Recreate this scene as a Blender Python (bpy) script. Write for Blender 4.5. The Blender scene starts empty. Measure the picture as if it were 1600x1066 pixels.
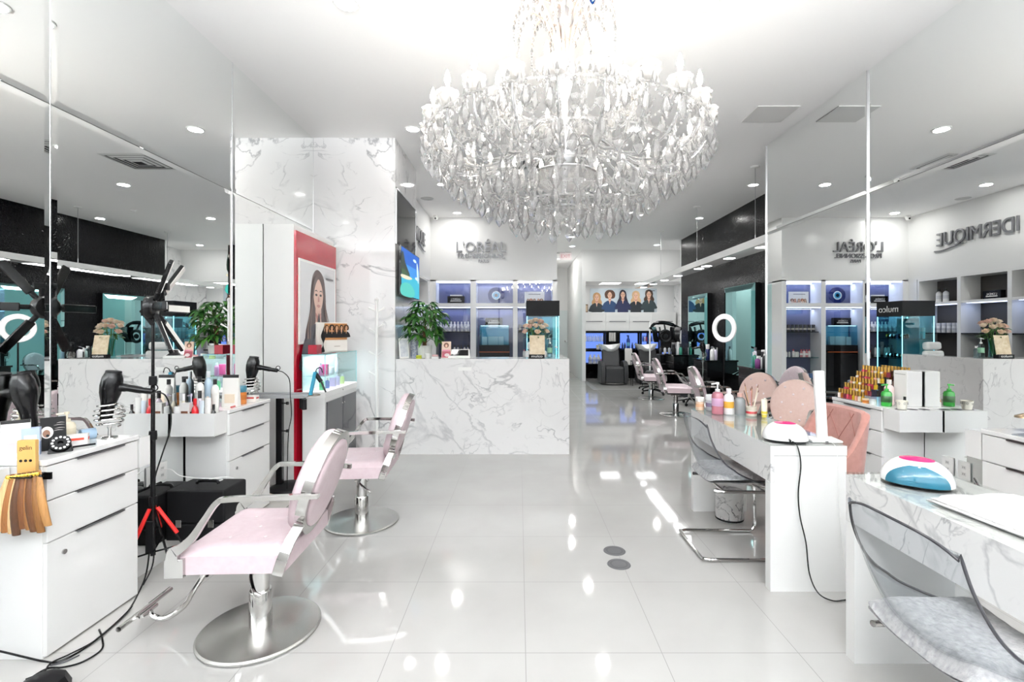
import bpy, math, random
from mathutils import Vector, Matrix, Euler
random.seed(7)
SC = bpy.context.scene
COL = SC.collection
PI = math.pi
R = math.radians

# ------------------------------------------------------------------ camera, world, exposure
FPX, CX, CY, EYE = 760.0, 811.0, 515.0, 1.44
def at(px, py, Y):                      # a pixel of the photograph at depth Y as a point in metres
    return Vector(((px - CX) / FPX * Y, Y, EYE - (py - CY) / FPX * Y))
def on(px, py, z=0.0):                  # the point of a level plane at height z seen at a pixel
    Y = FPX * (EYE - z) / (py - CY)
    return Vector(((px - CX) / FPX * Y, Y, z))

cam_d = bpy.data.cameras.new('camera')
cam = bpy.data.objects.new('camera', cam_d)
COL.objects.link(cam)
cam.location = (0, 0, EYE)
cam.rotation_euler = (PI / 2, 0, 0)
cam_d.sensor_width = 36
cam_d.lens = 36 * FPX / 1600
cam_d.shift_x = -(CX - 800) / 1600
cam_d.shift_y = -(533 - CY) / 1600
cam_d.clip_start = 0.05
cam_d.clip_end = 100
SC.camera = cam

SC.view_settings.view_transform = 'Standard'
SC.view_settings.look = 'None'
SC.view_settings.gamma = 1
SC.view_settings.use_curve_mapping = False
SC.view_settings.exposure = 1.22
SKY_STRENGTH = 2.0
LOW_GLOW_STRENGTH = 36.0
DOWNLIGHT_W = 3.4
BULB_STRENGTH = 37.0
SC.cycles.max_bounces = 16
SC.cycles.diffuse_bounces = 5
SC.cycles.glossy_bounces = 6
SC.cycles.transmission_bounces = 10
SC.cycles.transparent_max_bounces = 40
SC.cycles.caustics_reflective = False
SC.cycles.caustics_refractive = False
SC.cycles.sample_clamp_indirect = 6.0
SC.cycles.use_denoising = True

world = bpy.data.worlds.new('overcast_sky')
SC.world = world
world.use_nodes = True
bg = world.node_tree.nodes['Background']
bg.inputs['Color'].default_value = (0.93, 0.97, 1.0, 1)
wn, wl_ = world.node_tree.nodes, world.node_tree.links      # grey sky above; strong glow added below the horizon to brighten the ceiling
wt = wn.new('ShaderNodeTexCoord'); wsx = wn.new('ShaderNodeSeparateXYZ'); wr = wn.new('ShaderNodeMapRange')
wl_.new(wt.outputs['Generated'], wsx.inputs[0]); wl_.new(wsx.outputs[2], wr.inputs['Value'])
wr.inputs['From Min'].default_value = -.30; wr.inputs['From Max'].default_value = -.14
wr.inputs['To Min'].default_value = LOW_GLOW_STRENGTH; wr.inputs['To Max'].default_value = SKY_STRENGTH
wl_.new(wr.outputs[0], bg.inputs['Strength'])

# daylight enters by the shop window behind the camera: a light portal fills its opening
XL, XR, CEIL = -2.37, 2.97, 3.65
YF = -2.6
pd = bpy.data.lights.new('window_portal', 'AREA')
pd.shape = 'RECTANGLE'; pd.size = 5.0; pd.size_y = 1.92
pd.cycles.is_portal = True
po = bpy.data.objects.new('window_portal', pd)
COL.objects.link(po)
po.location = (0.3, YF + 0.06, 2.46)
po.rotation_euler = (PI / 2, 0, 0)

# ------------------------------------------------------------------ materials
def lin(h):
    h = h.lstrip('#')
    if len(h) == 3: h = ''.join(c * 2 for c in h)
    out = []
    for i in (0, 2, 4):
        c = int(h[i:i + 2], 16) / 255
        out.append(c / 12.92 if c <= 0.04045 else ((c + 0.055) / 1.055) ** 2.4)
    return (*out, 1)
_m = {}
def base(name):
    m = bpy.data.materials.new(name)
    m.use_nodes = True
    return m, m.node_tree.nodes, m.node_tree.links, m.node_tree.nodes['Principled BSDF']
def col(h, rough=0.4, metal=0.0, spec=0.5, **kw):
    k = (h, rough, metal, spec, tuple(sorted(kw.items())))
    if k not in _m:
        m, n, l, b = base('paint_' + h.lstrip('#'))
        b.inputs['Base Color'].default_value = lin(h)
        b.inputs['Roughness'].default_value = rough
        b.inputs['Metallic'].default_value = metal
        b.inputs['Specular IOR Level'].default_value = spec
        for a, v in kw.items():
            b.inputs[a].default_value = v
        _m[k] = m
    return _m[k]
def emit(h, s):
    k = ('e', h, s)
    if k not in _m:
        m, n, l, b = base('glow_' + h.lstrip('#'))
        b.inputs['Base Color'].default_value = (0, 0, 0, 1)
        b.inputs['Emission Color'].default_value = lin(h)
        b.inputs['Emission Strength'].default_value = s
        _m[k] = m
    return _m[k]
def clear_fresnel(n, l, ior):           # the same reflectance on both faces of a thin clear wall
    g = n.new('ShaderNodeNewGeometry'); f = n.new('ShaderNodeFresnel')
    l.new(mth(n, l, 'ADD', mth(n, l, 'MULTIPLY', g.outputs['Backfacing'], 1 / ior - ior), ior), f.inputs['IOR'])
    return f
def mth(n, l, op, a, b=None, c=None):
    x = n.new('ShaderNodeMath'); x.operation = op
    for i, v in enumerate((a, b, c)):
        if v is None: continue
        if isinstance(v, (int, float)): x.inputs[i].default_value = v
        else: l.new(v, x.inputs[i])
    return x.outputs[0]
def thin_glass(name, tint='#ffffff', clear=1.0, ior=1.45, rough=0.0):
    m = bpy.data.materials.new(name); m.use_nodes = True
    n, l = m.node_tree.nodes, m.node_tree.links
    n.clear()
    o = n.new('ShaderNodeOutputMaterial'); mx = n.new('ShaderNodeMixShader')
    t = n.new('ShaderNodeBsdfTransparent'); g = n.new('ShaderNodeBsdfGlossy'); f = clear_fresnel(n, l, ior)
    c = lin(tint); t.inputs['Color'].default_value = (c[0] * clear, c[1] * clear, c[2] * clear, 1)
    g.inputs['Roughness'].default_value = rough
    l.new(f.outputs[0], mx.inputs[0]); l.new(t.outputs[0], mx.inputs[1]); l.new(g.outputs[0], mx.inputs[2])
    l.new(mx.outputs[0], o.inputs[0])
    return m
def crystal_mat(name='cut_crystal', milky=.24):
    m = bpy.data.materials.new(name); m.use_nodes = True
    n, l = m.node_tree.nodes, m.node_tree.links
    n.clear()
    o = n.new('ShaderNodeOutputMaterial'); mx = n.new('ShaderNodeMixShader'); m2 = n.new('ShaderNodeMixShader')
    t = n.new('ShaderNodeBsdfTransparent'); g = n.new('ShaderNodeBsdfGlossy'); rf = n.new('ShaderNodeBsdfRefraction')
    f = clear_fresnel(n, l, 1.7)
    t.inputs['Color'].default_value = (0.995, 0.995, 1, 1)
    rf.inputs['Color'].default_value = (1, 1, 1, 1); rf.inputs['IOR'].default_value = 1.5; rf.inputs['Roughness'].default_value = 0.0
    g.inputs['Roughness'].default_value = 0.02
    m2.inputs[0].default_value = 0.36
    l.new(t.outputs[0], m2.inputs[1]); l.new(rf.outputs[0], m2.inputs[2])
    l.new(f.outputs[0], mx.inputs[0]); l.new(m2.outputs[0], mx.inputs[1]); l.new(g.outputs[0], mx.inputs[2])
    df = n.new('ShaderNodeBsdfTranslucent'); df.inputs['Color'].default_value = (1, 1, 1, 1)
    m3 = n.new('ShaderNodeMixShader'); m3.inputs[0].default_value = milky
    l.new(mx.outputs[0], m3.inputs[1]); l.new(df.outputs[0], m3.inputs[2])
    l.new(m3.outputs[0], o.inputs[0])
    return m
def coords(n, l, scale, kind='Position'):
    g = n.new('ShaderNodeNewGeometry') if kind == 'Position' else n.new('ShaderNodeTexCoord')
    mp = n.new('ShaderNodeMapping')
    mp.inputs['Scale'].default_value = scale if isinstance(scale, tuple) else (scale,) * 3
    l.new(g.outputs[kind], mp.inputs['Vector'])
    return mp
def ramp(n, l, fac, stops):
    r = n.new('ShaderNodeValToRGB')
    e = r.color_ramp.elements
    e[0].position, e[0].color = stops[0]
    e[1].position, e[1].color = stops[-1]
    for p, c in stops[1:-1]:
        k = e.new(p); k.color = c
    l.new(fac, r.inputs[0])
    return r.outputs[0]
def marble(name, scale=1.0, base_h='#eae9e8', vein_h='#85868b', amount=1.0, rough=0.06, off=0.0):
    m, n, l, b = base(name)
    mp = coords(n, l, scale); mp.inputs['Location'].default_value = (off, off * .7, off * .3)
    mp.inputs['Rotation'].default_value = (.4, .5, .3)
    fac = None
    for (s, det, dist, w, st) in ((0.85, 6, 1.5, .016, .85), (1.9, 5, 1.1, .012, .55), (0.45, 8, 2.0, .02, .6)):
        nz = n.new('ShaderNodeTexNoise'); nz.inputs['Scale'].default_value = s
        nz.inputs['Detail'].default_value = det; nz.inputs['Distortion'].default_value = dist
        nz.inputs['Roughness'].default_value = .5
        l.new(mp.outputs[0], nz.inputs['Vector'])
        d = mth(n, l, 'ABSOLUTE', mth(n, l, 'SUBTRACT', nz.outputs[0], 0.5))
        v = mth(n, l, 'SUBTRACT', 1.0, mth(n, l, 'DIVIDE', d, w)); v = mth(n, l, 'MAXIMUM', v, 0.0)
        mk = n.new('ShaderNodeTexNoise'); mk.inputs['Scale'].default_value = s * 1.7; mk.inputs['Detail'].default_value = 3
        l.new(mp.outputs[0], mk.inputs['Vector'])
        k = mth(n, l, 'MULTIPLY', mth(n, l, 'MAXIMUM', mth(n, l, 'SUBTRACT', mk.outputs[0], 0.44), 0.0), 6.0)
        k = mth(n, l, 'MINIMUM', k, 1.0)
        v = mth(n, l, 'MULTIPLY', mth(n, l, 'MULTIPLY', v, k), st * amount)
        fac = v if fac is None else mth(n, l, 'MAXIMUM', fac, v)
    cl = n.new('ShaderNodeTexNoise'); cl.inputs['Scale'].default_value = 1.3; cl.inputs['Detail'].default_value = 4
    l.new(mp.outputs[0], cl.inputs['Vector'])
    fac = mth(n, l, 'ADD', fac, mth(n, l, 'MULTIPLY', mth(n, l, 'MAXIMUM', mth(n, l, 'SUBTRACT', cl.outputs[0], .52), 0), .55 * amount))
    c = ramp(n, l, fac, [(0, lin(base_h)), (1, lin(vein_h))])
    l.new(c, b.inputs['Base Color']); b.inputs['Roughness'].default_value = rough
    return m
def floor_mat():
    m, n, l, b = base('porcelain_tile')
    g = n.new('ShaderNodeNewGeometry'); s = n.new('ShaderNodeSeparateXYZ'); l.new(g.outputs['Position'], s.inputs[0])
    T = 0.607
    ds = []
    for out, o in ((0, .029), (1, 2.165)):
        t = mth(n, l, 'DIVIDE', mth(n, l, 'SUBTRACT', s.outputs[out], o), T)
        ds.append(mth(n, l, 'PINGPONG', t, 0.5))
    d = mth(n, l, 'MINIMUM', ds[0], ds[1])
    grout = mth(n, l, 'LESS_THAN', d, 0.0030)
    nz = n.new('ShaderNodeTexNoise'); nz.inputs['Scale'].default_value = 2.2; nz.inputs['Detail'].default_value = 4
    l.new(g.outputs['Position'], nz.inputs['Vector'])
    c = ramp(n, l, nz.outputs[0], [(.3, lin('#b5b3b0')), (.7, lin('#bcbbb8'))])
    mx = n.new('ShaderNodeMix'); mx.data_type = 'RGBA'
    l.new(grout, mx.inputs[0]); l.new(c, mx.inputs[6]); mx.inputs[7].default_value = lin('#8b8986')
    l.new(mx.outputs[2], b.inputs['Base Color'])
    l.new(mth(n, l, 'ADD', mth(n, l, 'MULTIPLY', grout, .5), .055), b.inputs['Roughness'])
    b.inputs['Specular IOR Level'].default_value = 0.62
    return m
def croc_mat():
    m, n, l, b = base('black_crocodile_wallcovering')
    mp = coords(n, l, (14, 14, 20))
    v = n.new('ShaderNodeTexVoronoi'); v.feature = 'DISTANCE_TO_EDGE'; v.inputs['Scale'].default_value = 1.6
    l.new(mp.outputs[0], v.inputs['Vector'])
    bp = n.new('ShaderNodeBump'); bp.inputs['Strength'].default_value = .9; bp.inputs['Distance'].default_value = .03
    l.new(mth(n, l, 'MINIMUM', v.outputs[0], .14), bp.inputs['Height']); l.new(bp.outputs[0], b.inputs['Normal'])
    b.inputs['Base Color'].default_value = lin('#0d0d0f'); b.inputs['Roughness'].default_value = .26; b.inputs['Specular IOR Level'].default_value = .1
    return m
def noisy(name, h1, h2, scale, rough=.6, bump=0.0, stretch=None, sheen=0.0):
    m, n, l, b = base(name)
    mp = coords(n, l, stretch or scale, 'Object')
    nz = n.new('ShaderNodeTexNoise'); nz.inputs['Scale'].default_value = 1.0; nz.inputs['Detail'].default_value = 5
    l.new(mp.outputs[0], nz.inputs['Vector'])
    l.new(ramp(n, l, nz.outputs[0], [(.3, lin(h1)), (.7, lin(h2))]), b.inputs['Base Color'])
    b.inputs['Roughness'].default_value = rough
    b.inputs['Sheen Weight'].default_value = sheen
    if bump:
        bp = n.new('ShaderNodeBump'); bp.inputs['Strength'].default_value = bump; bp.inputs['Distance'].default_value = .01
        l.new(nz.outputs[0], bp.inputs['Height']); l.new(bp.outputs[0], b.inputs['Normal'])
    return m
def brushed():
    m, n, l, b = base('brushed_steel')
    b.inputs['Base Color'].default_value = lin('#b9b8b5'); b.inputs['Metallic'].default_value = 1
    b.inputs['Roughness'].default_value = .27; b.inputs['Anisotropic'].default_value = .85
    t = n.new('ShaderNodeTangent'); t.direction_type = 'RADIAL'; t.axis = 'Z'
    l.new(t.outputs[0], b.inputs['Tangent'])
    return m

WALL = col('#eeeeed', .55, spec=.3)
CEILM = col('#fbfaf9', .6, spec=.3)
FLOOR = floor_mat()
MARBLE = marble('white_marble_wall', 1.0, '#efeeee', amount=.85)
DESKM = marble('white_marble_desk', 1.3, '#ecebeb', amount=.75, off=5.2)
TABLEM = marble('white_marble_table', 2.0, amount=.75, off=1.7)
MIRROR = col('#f9fbfa', 0.0, 1.0)
TEALMIR = col('#9fd3d4', 0.02, 1.0)
CHROME = col('#bfbdbb', .07, 1.0)
SILVER = col('#c4c4c6', .3, 1.0)
STEEL = brushed()
LACQ = col('#f1f1f0', .09, spec=.5)
WHITE = col('#f2f2f0', .35)
BLACK = col('#0e0e10', .2, spec=.3)
BLACKM = col('#131315', .5, spec=.2)
BLACKG = col('#070708', .05, spec=.3)
DARKLE = noisy('charcoal_leather', '#2c2c2e', '#353537', 60, .42, .15)
PINK = noisy('blush_leather', '#d2bdc3', '#d7c5ca', 40, .42, .05)
BLUSH = noisy('beige_pink_leather', '#d6b8ae', '#dbc0b7', 40, .45, .05)
GLASS = thin_glass('clear_glass')
TEALGL = thin_glass('pale_teal_glass', '#d5f0f0')
ACRYL = thin_glass('clear_acrylic', '#eff1f3', 1.0, 1.45)
ACRDARK = col('#3b3b40', .15)
CRYSTAL = crystal_mat()
CUPGL = crystal_mat('moulded_crystal', .26)
FUR = noisy('grey_fur', '#8d8d8f', '#b3b2b2', 30, .9, .9, (60, 60, 30), .4)
ROSE = noisy('dusty_rose_velvet', '#b37e74', '#c08a80', 30, .75, .05, None, .5)
LED = emit('#ffffff', 7.0)
DIM = emit('#ffffff', .8)
BLUELED = emit('#c3d3ff', 1.6)

# ------------------------------------------------------------------ mesh builder
class MB:
    def __init__(s):
        s.v, s.f, s.mi, s.k = [], [], [], 0
        s.T = Matrix.Identity(4)
    def mat(s, k): s.k = k; return s
    def xf(s, loc=(0, 0, 0), rot=(0, 0, 0), sc=(1, 1, 1)):
        s.T = Matrix.LocRotScale(Vector(loc), Euler(rot), Vector(sc)); return s
    def add(s, vs, fs):
        o = len(s.v)
        s.v += [s.T @ Vector(p) for p in vs]
        s.f += [tuple(o + i for i in f) for f in fs]
        s.mi += [s.k] * len(fs)
        return s
    def box(s, x0, x1, y0, y1, z0, z1):
        return s.add([(x, y, z) for x in (x0, x1) for y in (y0, y1) for z in (z0, z1)],
                     [(0, 1, 3, 2), (4, 6, 7, 5), (0, 4, 5, 1), (2, 3, 7, 6), (0, 2, 6, 4), (1, 5, 7, 3)])
    def lathe(s, prof, c=(0, 0, 0), n=24, a0=0.0):
        vs, fs = [], []
        rows = []
        for r, z in prof:
            if abs(r) < 1e-6:
                rows.append([len(vs)]); vs.append((c[0], c[1], c[2] + z))
            else:
                rows.append(list(range(len(vs), len(vs) + n)))
                vs += [(c[0] + r * math.cos(a0 + 2 * PI * i / n), c[1] + r * math.sin(a0 + 2 * PI * i / n), c[2] + z) for i in range(n)]
        for a, b in zip(rows, rows[1:]):
            for i in range(n):
                j = (i + 1) % n
                if len(a) == 1 and len(b) == 1: continue
                if len(a) == 1: fs.append((a[0], b[j], b[i]))
                elif len(b) == 1: fs.append((a[i], a[j], b[0]))
                else: fs.append((a[i], a[j], b[j], b[i]))
        return s.add(vs, fs)
    def cyl(s, p0, p1, r0, r1=None, n=16):
        return s.tube([p0, p1], r0, n, r1)
    def tube(s, pts, r, n=8, r1=None, closed=False):
        pts = [Vector(p) for p in pts]
        m = len(pts)
        rs = r if isinstance(r, (list, tuple)) else [r + ((r1 if r1 is not None else r) - r) * i / max(1, m - 1) for i in range(m)]
        vs, fs = [], []
        ref = None
        for i, p in enumerate(pts):
            if closed: t = pts[(i + 1) % m] - pts[i - 1]
            else: t = pts[min(i + 1, m - 1)] - pts[max(i - 1, 0)]
            if t.length < 1e-9: t = Vector((0, 0, 1))
            t.normalize()
            if ref is None:
                ref = Vector((0, 0, 1)) if abs(t.z) < .9 else Vector((1, 0, 0))
            u = ref - t * ref.dot(t)
            if u.length < 1e-6: u = t.orthogonal()
            u.normalize(); w = t.cross(u); ref = u
            vs += [tuple(p + (u * math.cos(2 * PI * k / n) + w * math.sin(2 * PI * k / n)) * rs[i]) for k in range(n)]
        for i in range(m if closed else m - 1):
            j = (i + 1) % m
            for k in range(n):
                q = (k + 1) % n
                fs.append((i * n + k, i * n + q, j * n + q, j * n + k))
        if not closed:
            fs.append(tuple(reversed(range(n)))); fs.append(tuple(range((m - 1) * n, m * n)))
        return s.add(vs, fs)
    def band(s, pts, side, w, t):       # flat bar: pts path, side = width direction, w width, t thickness
        pts = [Vector(p) for p in pts]; side = Vector(side).normalized()
        vs, fs = [], []
        m = len(pts)
        for i, p in enumerate(pts):
            d = (pts[min(i + 1, m - 1)] - pts[max(i - 1, 0)]).normalized()
            nn = d.cross(side).normalized(); tt = t[i] if isinstance(t, (list, tuple)) else t
            ww = w[i] if isinstance(w, (list, tuple)) else w
            for a, b in ((-1, -1), (1, -1), (1, 1), (-1, 1)):
                vs.append(tuple(p + side * a * ww / 2 + nn * b * tt / 2))
        for i in range(m - 1):
            for k in range(4):
                q = (k + 1) % 4
                fs.append((i * 4 + k, i * 4 + q, i * 4 + 4 + q, i * 4 + 4 + k))
        fs.append((3, 2, 1, 0)); fs.append(tuple(range(4 * m - 4, 4 * m)))
        return s.add(vs, fs)
    def grid(s, rows, closed=False):
        n = len(rows[0]); vs = [p for r in rows for p in r]; fs = []
        for i in range(len(rows) - 1):
            for k in range(n if closed else n - 1):
                q = (k + 1) % n
                fs.append((i * n + k, i * n + q, (i + 1) * n + q, (i + 1) * n + k))
        return s.add(vs, fs)
    def ball(s, c, r, n=12, sz=1.0):
        m = max(4, n // 2)
        return s.lathe([(r * math.sin(PI * i / m), -r * sz * math.cos(PI * i / m)) for i in range(m + 1)], c, n)
    def build(s, name, mats, parent=None, loc=(0, 0, 0), bevel=0.0, smooth=True, ang=35, solid=0.0, sub=0, rz=0.0, seg=2):
        me = bpy.data.meshes.new(name)
        me.from_pydata([tuple(p) for p in s.v], [], s.f)
        mats = mats if isinstance(mats, (list, tuple)) else [mats]
        for m in mats: me.materials.append(m)
        if len(mats) > 1:
            me.polygons.foreach_set('material_index', s.mi)
        me.validate()
        o = bpy.data.objects.new(name, me)
        COL.objects.link(o)
        o.location = loc; o.rotation_euler = (0, 0, rz)
        if parent: o.parent = parent
        if smooth:
            me.polygons.foreach_set('use_smooth', [True] * len(me.polygons))
            me.set_sharp_from_angle(angle=R(ang))
        if solid:
            d = o.modifiers.new('s', 'SOLIDIFY'); d.thickness = solid; d.offset = 0
        if bevel:
            d = o.modifiers.new('b', 'BEVEL'); d.width = bevel; d.segments = seg; d.limit_method = 'ANGLE'; d.angle_limit = R(40)
            d.harden_normals = True
        if sub:
            d = o.modifiers.new('u', 'SUBSURF'); d.levels = sub; d.render_levels = sub
        me.update()
        return o
def tag(o, label, cat, group=None, kind=None):
    o['label'] = label; o['category'] = cat
    if group: o['group'] = group
    if kind: o['kind'] = kind
    return o
def thing(name, label, cat, loc=(0, 0, 0), rz=0.0, group=None):
    o = bpy.data.objects.new(name, None)
    o.empty_display_size = .1
    COL.objects.link(o)
    o.location = loc; o.rotation_euler = (0, 0, rz)
    return tag(o, label, cat, group)
def struct(o, label, cat='wall'):
    o['kind'] = 'structure'; o['label'] = label; o['category'] = cat
    return o
def clone(root, loc, rz=None, label=None, group=None):
    r = root.copy(); COL.objects.link(r); r.location = loc
    if rz is not None: r.rotation_euler = (0, 0, rz)
    if label: r['label'] = label
    if group: r['group'] = group
    def kids(a, b):
        for ch in list(a.children):
            c = ch.copy(); COL.objects.link(c); c.parent = b
            kids(ch, c)
    kids(root, r)
    return r
def spline(pts, n=6, closed=False):
    pts = [Vector(p) for p in pts]
    m = len(pts); out = []
    for i in range(m if closed else m - 1):
        if closed: a, b, c, d = pts[i - 1], pts[i], pts[(i + 1) % m], pts[(i + 2) % m]
        else: a, b, c, d = pts[max(i - 1, 0)], pts[i], pts[i + 1], pts[min(i + 2, m - 1)]
        for k in range(n):
            t = k / n
            out.append(.5 * ((2 * b) + (c - a) * t + (2 * a - 5 * b + 4 * c - d) * t * t + (3 * b - a - 3 * c + d) * t ** 3))
    if not closed: out.append(pts[-1])
    return out
def text(name, body, size, mat, loc, rot, parent=None, extrude=.004, align='CENTER', sx=1.0, spacing=1.0):
    c = bpy.data.curves.new(name, 'FONT')
    c.body = body; c.size = size; c.extrude = extrude; c.align_x = align; c.space_character = spacing
    tmp = bpy.data.objects.new(name, c); COL.objects.link(tmp)
    me = bpy.data.meshes.new_from_object(tmp.evaluated_get(bpy.context.evaluated_depsgraph_get()))
    bpy.data.objects.remove(tmp); me.materials.clear(); me.materials.append(mat)
    o = bpy.data.objects.new(name, me); COL.objects.link(o)
    o.location = loc; o.rotation_euler = rot; o.scale = (sx, 1, 1)
    if parent: o.parent = parent
    return o
ORD = ['first', 'second', 'third', 'fourth', 'fifth', 'sixth', 'seventh', 'eighth', 'ninth', 'tenth', 'eleventh', 'twelfth', 'thirteenth', 'fourteenth', 'fifteenth', 'sixteenth']
class Flat:                             # draws filled outlines on a flat print: origin, right, up, outward
    def __init__(s, mb, o, u, v, nrm):
        s.mb, s.o, s.u, s.v, s.n, s.d = mb, Vector(o), Vector(u), Vector(v), Vector(nrm), 0.0
    def poly(s, pts, k, smooth=True, step=.0003):
        s.d += step
        if smooth: pts = [(p.x, p.y) for p in spline([(a, b, 0) for a, b in pts], 5, True)]
        s.mb.mat(k).add([tuple(s.o + s.u * a + s.v * b + s.n * s.d) for a, b in pts], [tuple(range(len(pts)))])
    def rect(s, a0, a1, b0, b1, k): s.poly([(a0, b0), (a1, b0), (a1, b1), (a0, b1)], k, False)
    def oval(s, cx, cy, rx, ry, k, n=20, rot=0.0):
        s.poly([(cx + rx * math.cos(t) * math.cos(rot) - ry * math.sin(t) * math.sin(rot), cy + rx * math.cos(t) * math.sin(rot) + ry * math.sin(t) * math.cos(rot)) for t in [2 * PI * i / n for i in range(n)]], k, False)
def portrait(fl, cx, cy, s, hair, skin, cloth, dark, lip, style=0):   # cx,cy chin-height centre; s = face half width
    P = lambda L: [(cx + a * s, cy + b * s) for a, b in L]
    if style == 0:    # long straight
        fl.poly(P([(-.2, 3.2), (-1.1, 2.6), (-1.5, 1.2), (-1.6, -.2), (-2.4, -2.0), (-2.1, -3.2), (0, -3.4), (2.1, -3.2), (2.2, -2.0), (1.6, 0), (1.45, 1.4), (1.0, 2.7)]), hair)
    elif style == 1:  # curly round
        fl.poly(P([(0, 3.3), (-1.3, 3.0), (-2.1, 1.9), (-2.0, .6), (-1.4, -.2), (1.4, -.3), (2.2, .6), (2.1, 2.0), (1.3, 3.0)]), hair)
    else:             # wavy
        fl.poly(P([(0, 3.2), (-1.2, 2.7), (-1.6, 1.5), (-1.5, .4), (-2.1, -.8), (-1.6, -2.4), (-.2, -2.2), (1.4, -2.6), (2.2, -1.0), (1.6, .4), (1.7, 1.5), (1.2, 2.7)]), hair)
    fl.poly(P([(-.5, 0.2), (.5, .2), (.55, -1.0), (1.1, -1.6), (0, -2.6), (-1.1, -1.6), (-.55, -1.0)]), skin)
    fl.poly(P([(-.5, -.3), (0, -.55), (.5, -.3), (.5, -.75), (0, -1.05), (-.5, -.6)]), lip)
    fl.poly(P([(-.5, -1.2), (-2.2, -2.0), (-3.0, -3.4), (-3.0, -4.8), (3.0, -4.8), (3.0, -3.4), (2.2, -2.0), (.5, -1.2), (0, -2.8)]), cloth)
    fl.poly(P([(0, -.35), (-.6, .1), (-.95, 1.0), (-.9, 1.9), (0, 2.5), (.9, 1.9), (.95, 1.0), (.6, .1)]), skin)
    for sx in (-1, 1):
        fl.oval(cx + sx * .42 * s, cy + 1.15 * s, .22 * s, .1 * s, dark, 10)
        fl.poly(P([(sx * .15, 1.42), (sx * .45, 1.56), (sx * .75, 1.42), (sx * .45, 1.47)]), dark)
    fl.poly(P([(0, 1.1), (-.16, .68), (0, .6), (.16, .68)]), lip)
    fl.poly(P([(-.36, .28), (-.1, .38), (.1, .38), (.36, .28), (0, .12)]), lip)
    fl.poly(P([(0, 2.85), (-.85, 2.35), (-1.2, 1.3), (-1.15, .1), (-.92, 1.2), (-.6, 1.95), (0, 2.45), (.6, 1.95), (.92, 1.2), (1.15, .1), (1.2, 1.3), (.85, 2.35)]), hair)

# ------------------------------------------------------------------ the shell of the salon
def sbox(name, label, mat, *b, cat='wall', **k):
    return struct(MB().box(*b).build(name, mat, **k), label, cat)
sbox('floor', 'glossy white porcelain tile floor of the salon', FLOOR, -3.2, 5.2, YF - .1, 18, -.1, 0, cat='floor')
sbox('ceiling', 'smooth white ceiling with recessed lights', CEILM, -3.2, 5.2, YF - .1, 18, CEIL, CEIL + .1, cat='ceiling')
sbox('wall_left', 'white wall behind the left mirrors', WALL, XL - .25, XL - .02, YF, 5.61, 0, CEIL)
sbox('wall_right', 'white wall behind the right mirrors', WALL, XR + .02, 4.1, YF, 5.85, 0, CEIL)
sbox('trim_1', 'white low plinth along the foot of the left mirrors', LACQ, XL - .02, XL + .16, 2.64, 3.43, 0, .125, cat='trim', bevel=.003)
sbox('column_left', 'white marble column beside the reception desk', MARBLE, -3.1, -1.43, 5.61, 6.75, 0, CEIL, cat='column')
sbox('wall_niche', 'white wall over the niches behind reception', WALL, -2.1, -1.75, 6.75, 9.6, 2.40, CEIL)
sbox('wall_niche_back', 'dark wall at the back of the niches', col('#4a4643', .5), -2.16, -2.1, 6.75, 9.6, 0, CEIL)
sbox('wall_back', 'white wall above the lit display shelves', col('#eeeeed', .14, spec=.4), -2.1, .75, 9.6, 10.1, 2.42, CEIL)
sbox('wall_back_lower', 'wall behind the lit display shelves', col('#c9c9cf', .5), -2.1, .75, 9.98, 10.1, 0, 2.42)
sbox('wall_corridor_left', 'white wall along the corridor behind the shelves', WALL, .60, .74, 10.1, 17.5, 0, CEIL)
sbox('wall_corridor_right', 'white wall between corridor and wash area', WALL, 1.75, 1.85, 13.5, 17.5, 0, CEIL)
sbox('wall_corridor_end', 'white wall at the far end of the corridor', WALL, .6, 1.9, 17.5, 17.6, 0, CEIL)
sbox('wall_black', 'black embossed crocodile wallcovering on the right wall', croc_mat(), 4.0, 4.1, 5.85, 12.0, 0, CEIL)
sbox('wall_rear_jog', 'white return at the end of the black wall', WALL, 4.0, 4.75, 12.0, 12.05, 0, CEIL)
sbox('wall_rear_right', 'pale marble side wall of the wash area', MARBLE, 4.65, 4.75, 12.05, 14.6, 0, CEIL)
sbox('wall_rear', 'white rear wall of the wash area', WALL, 1.85, 4.75, 14.6, 14.7, 0, CEIL)
sbox('wall_soffit', 'white dropped bulkhead over the wash area', WALL, 1.85, 4.65, 13.5, 13.6, 2.77, CEIL)
sbox('ceiling_wash_area', 'lower white ceiling of the wash area', CEILM, 1.85, 4.65, 13.6, 14.6, 2.77, 2.85, cat='ceiling')
# unseen shop front behind the camera; solid lower part added to block low glare
sf = MB()
sf.box(-3.2, 5.2, YF - .1, YF, 3.42, CEIL).box(-3.2, -2.2, YF - .1, YF, 0, 3.42).box(2.8, 5.2, YF - .1, YF, 0, 3.42).box(-2.2, 2.8, YF - .1, YF, 0, 1.5)
struct(sf.build('wall_front', WALL, smooth=False), 'unseen white shop front wall, solid lower part added to block glare')
wf = MB()
for x in (-2.2, -.93, 1.47, 2.74): wf.box(x, x + .06, YF - .08, YF - .02, 1.5, 3.42)
wf.box(-2.2, 2.8, YF - .08, YF - .02, 3.36, 3.42).box(-2.2, 2.8, YF - .08, YF - .02, 2.35, 2.41)
struct(wf.build('window_1', SILVER, smooth=False), 'shop front window with metal mullions', 'window')
# grey inlay strips in the wash area floor
il = MB(); il.box(1.78, 1.90, 11.8, 14.2, 0, .003).box(1.78, 4.0, 11.68, 11.8, 0, .003)
struct(il.build('trim_2', col('#b5b5b3', .2), smooth=False), 'grey inlay strip in the white wash area floor', 'trim')
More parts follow.
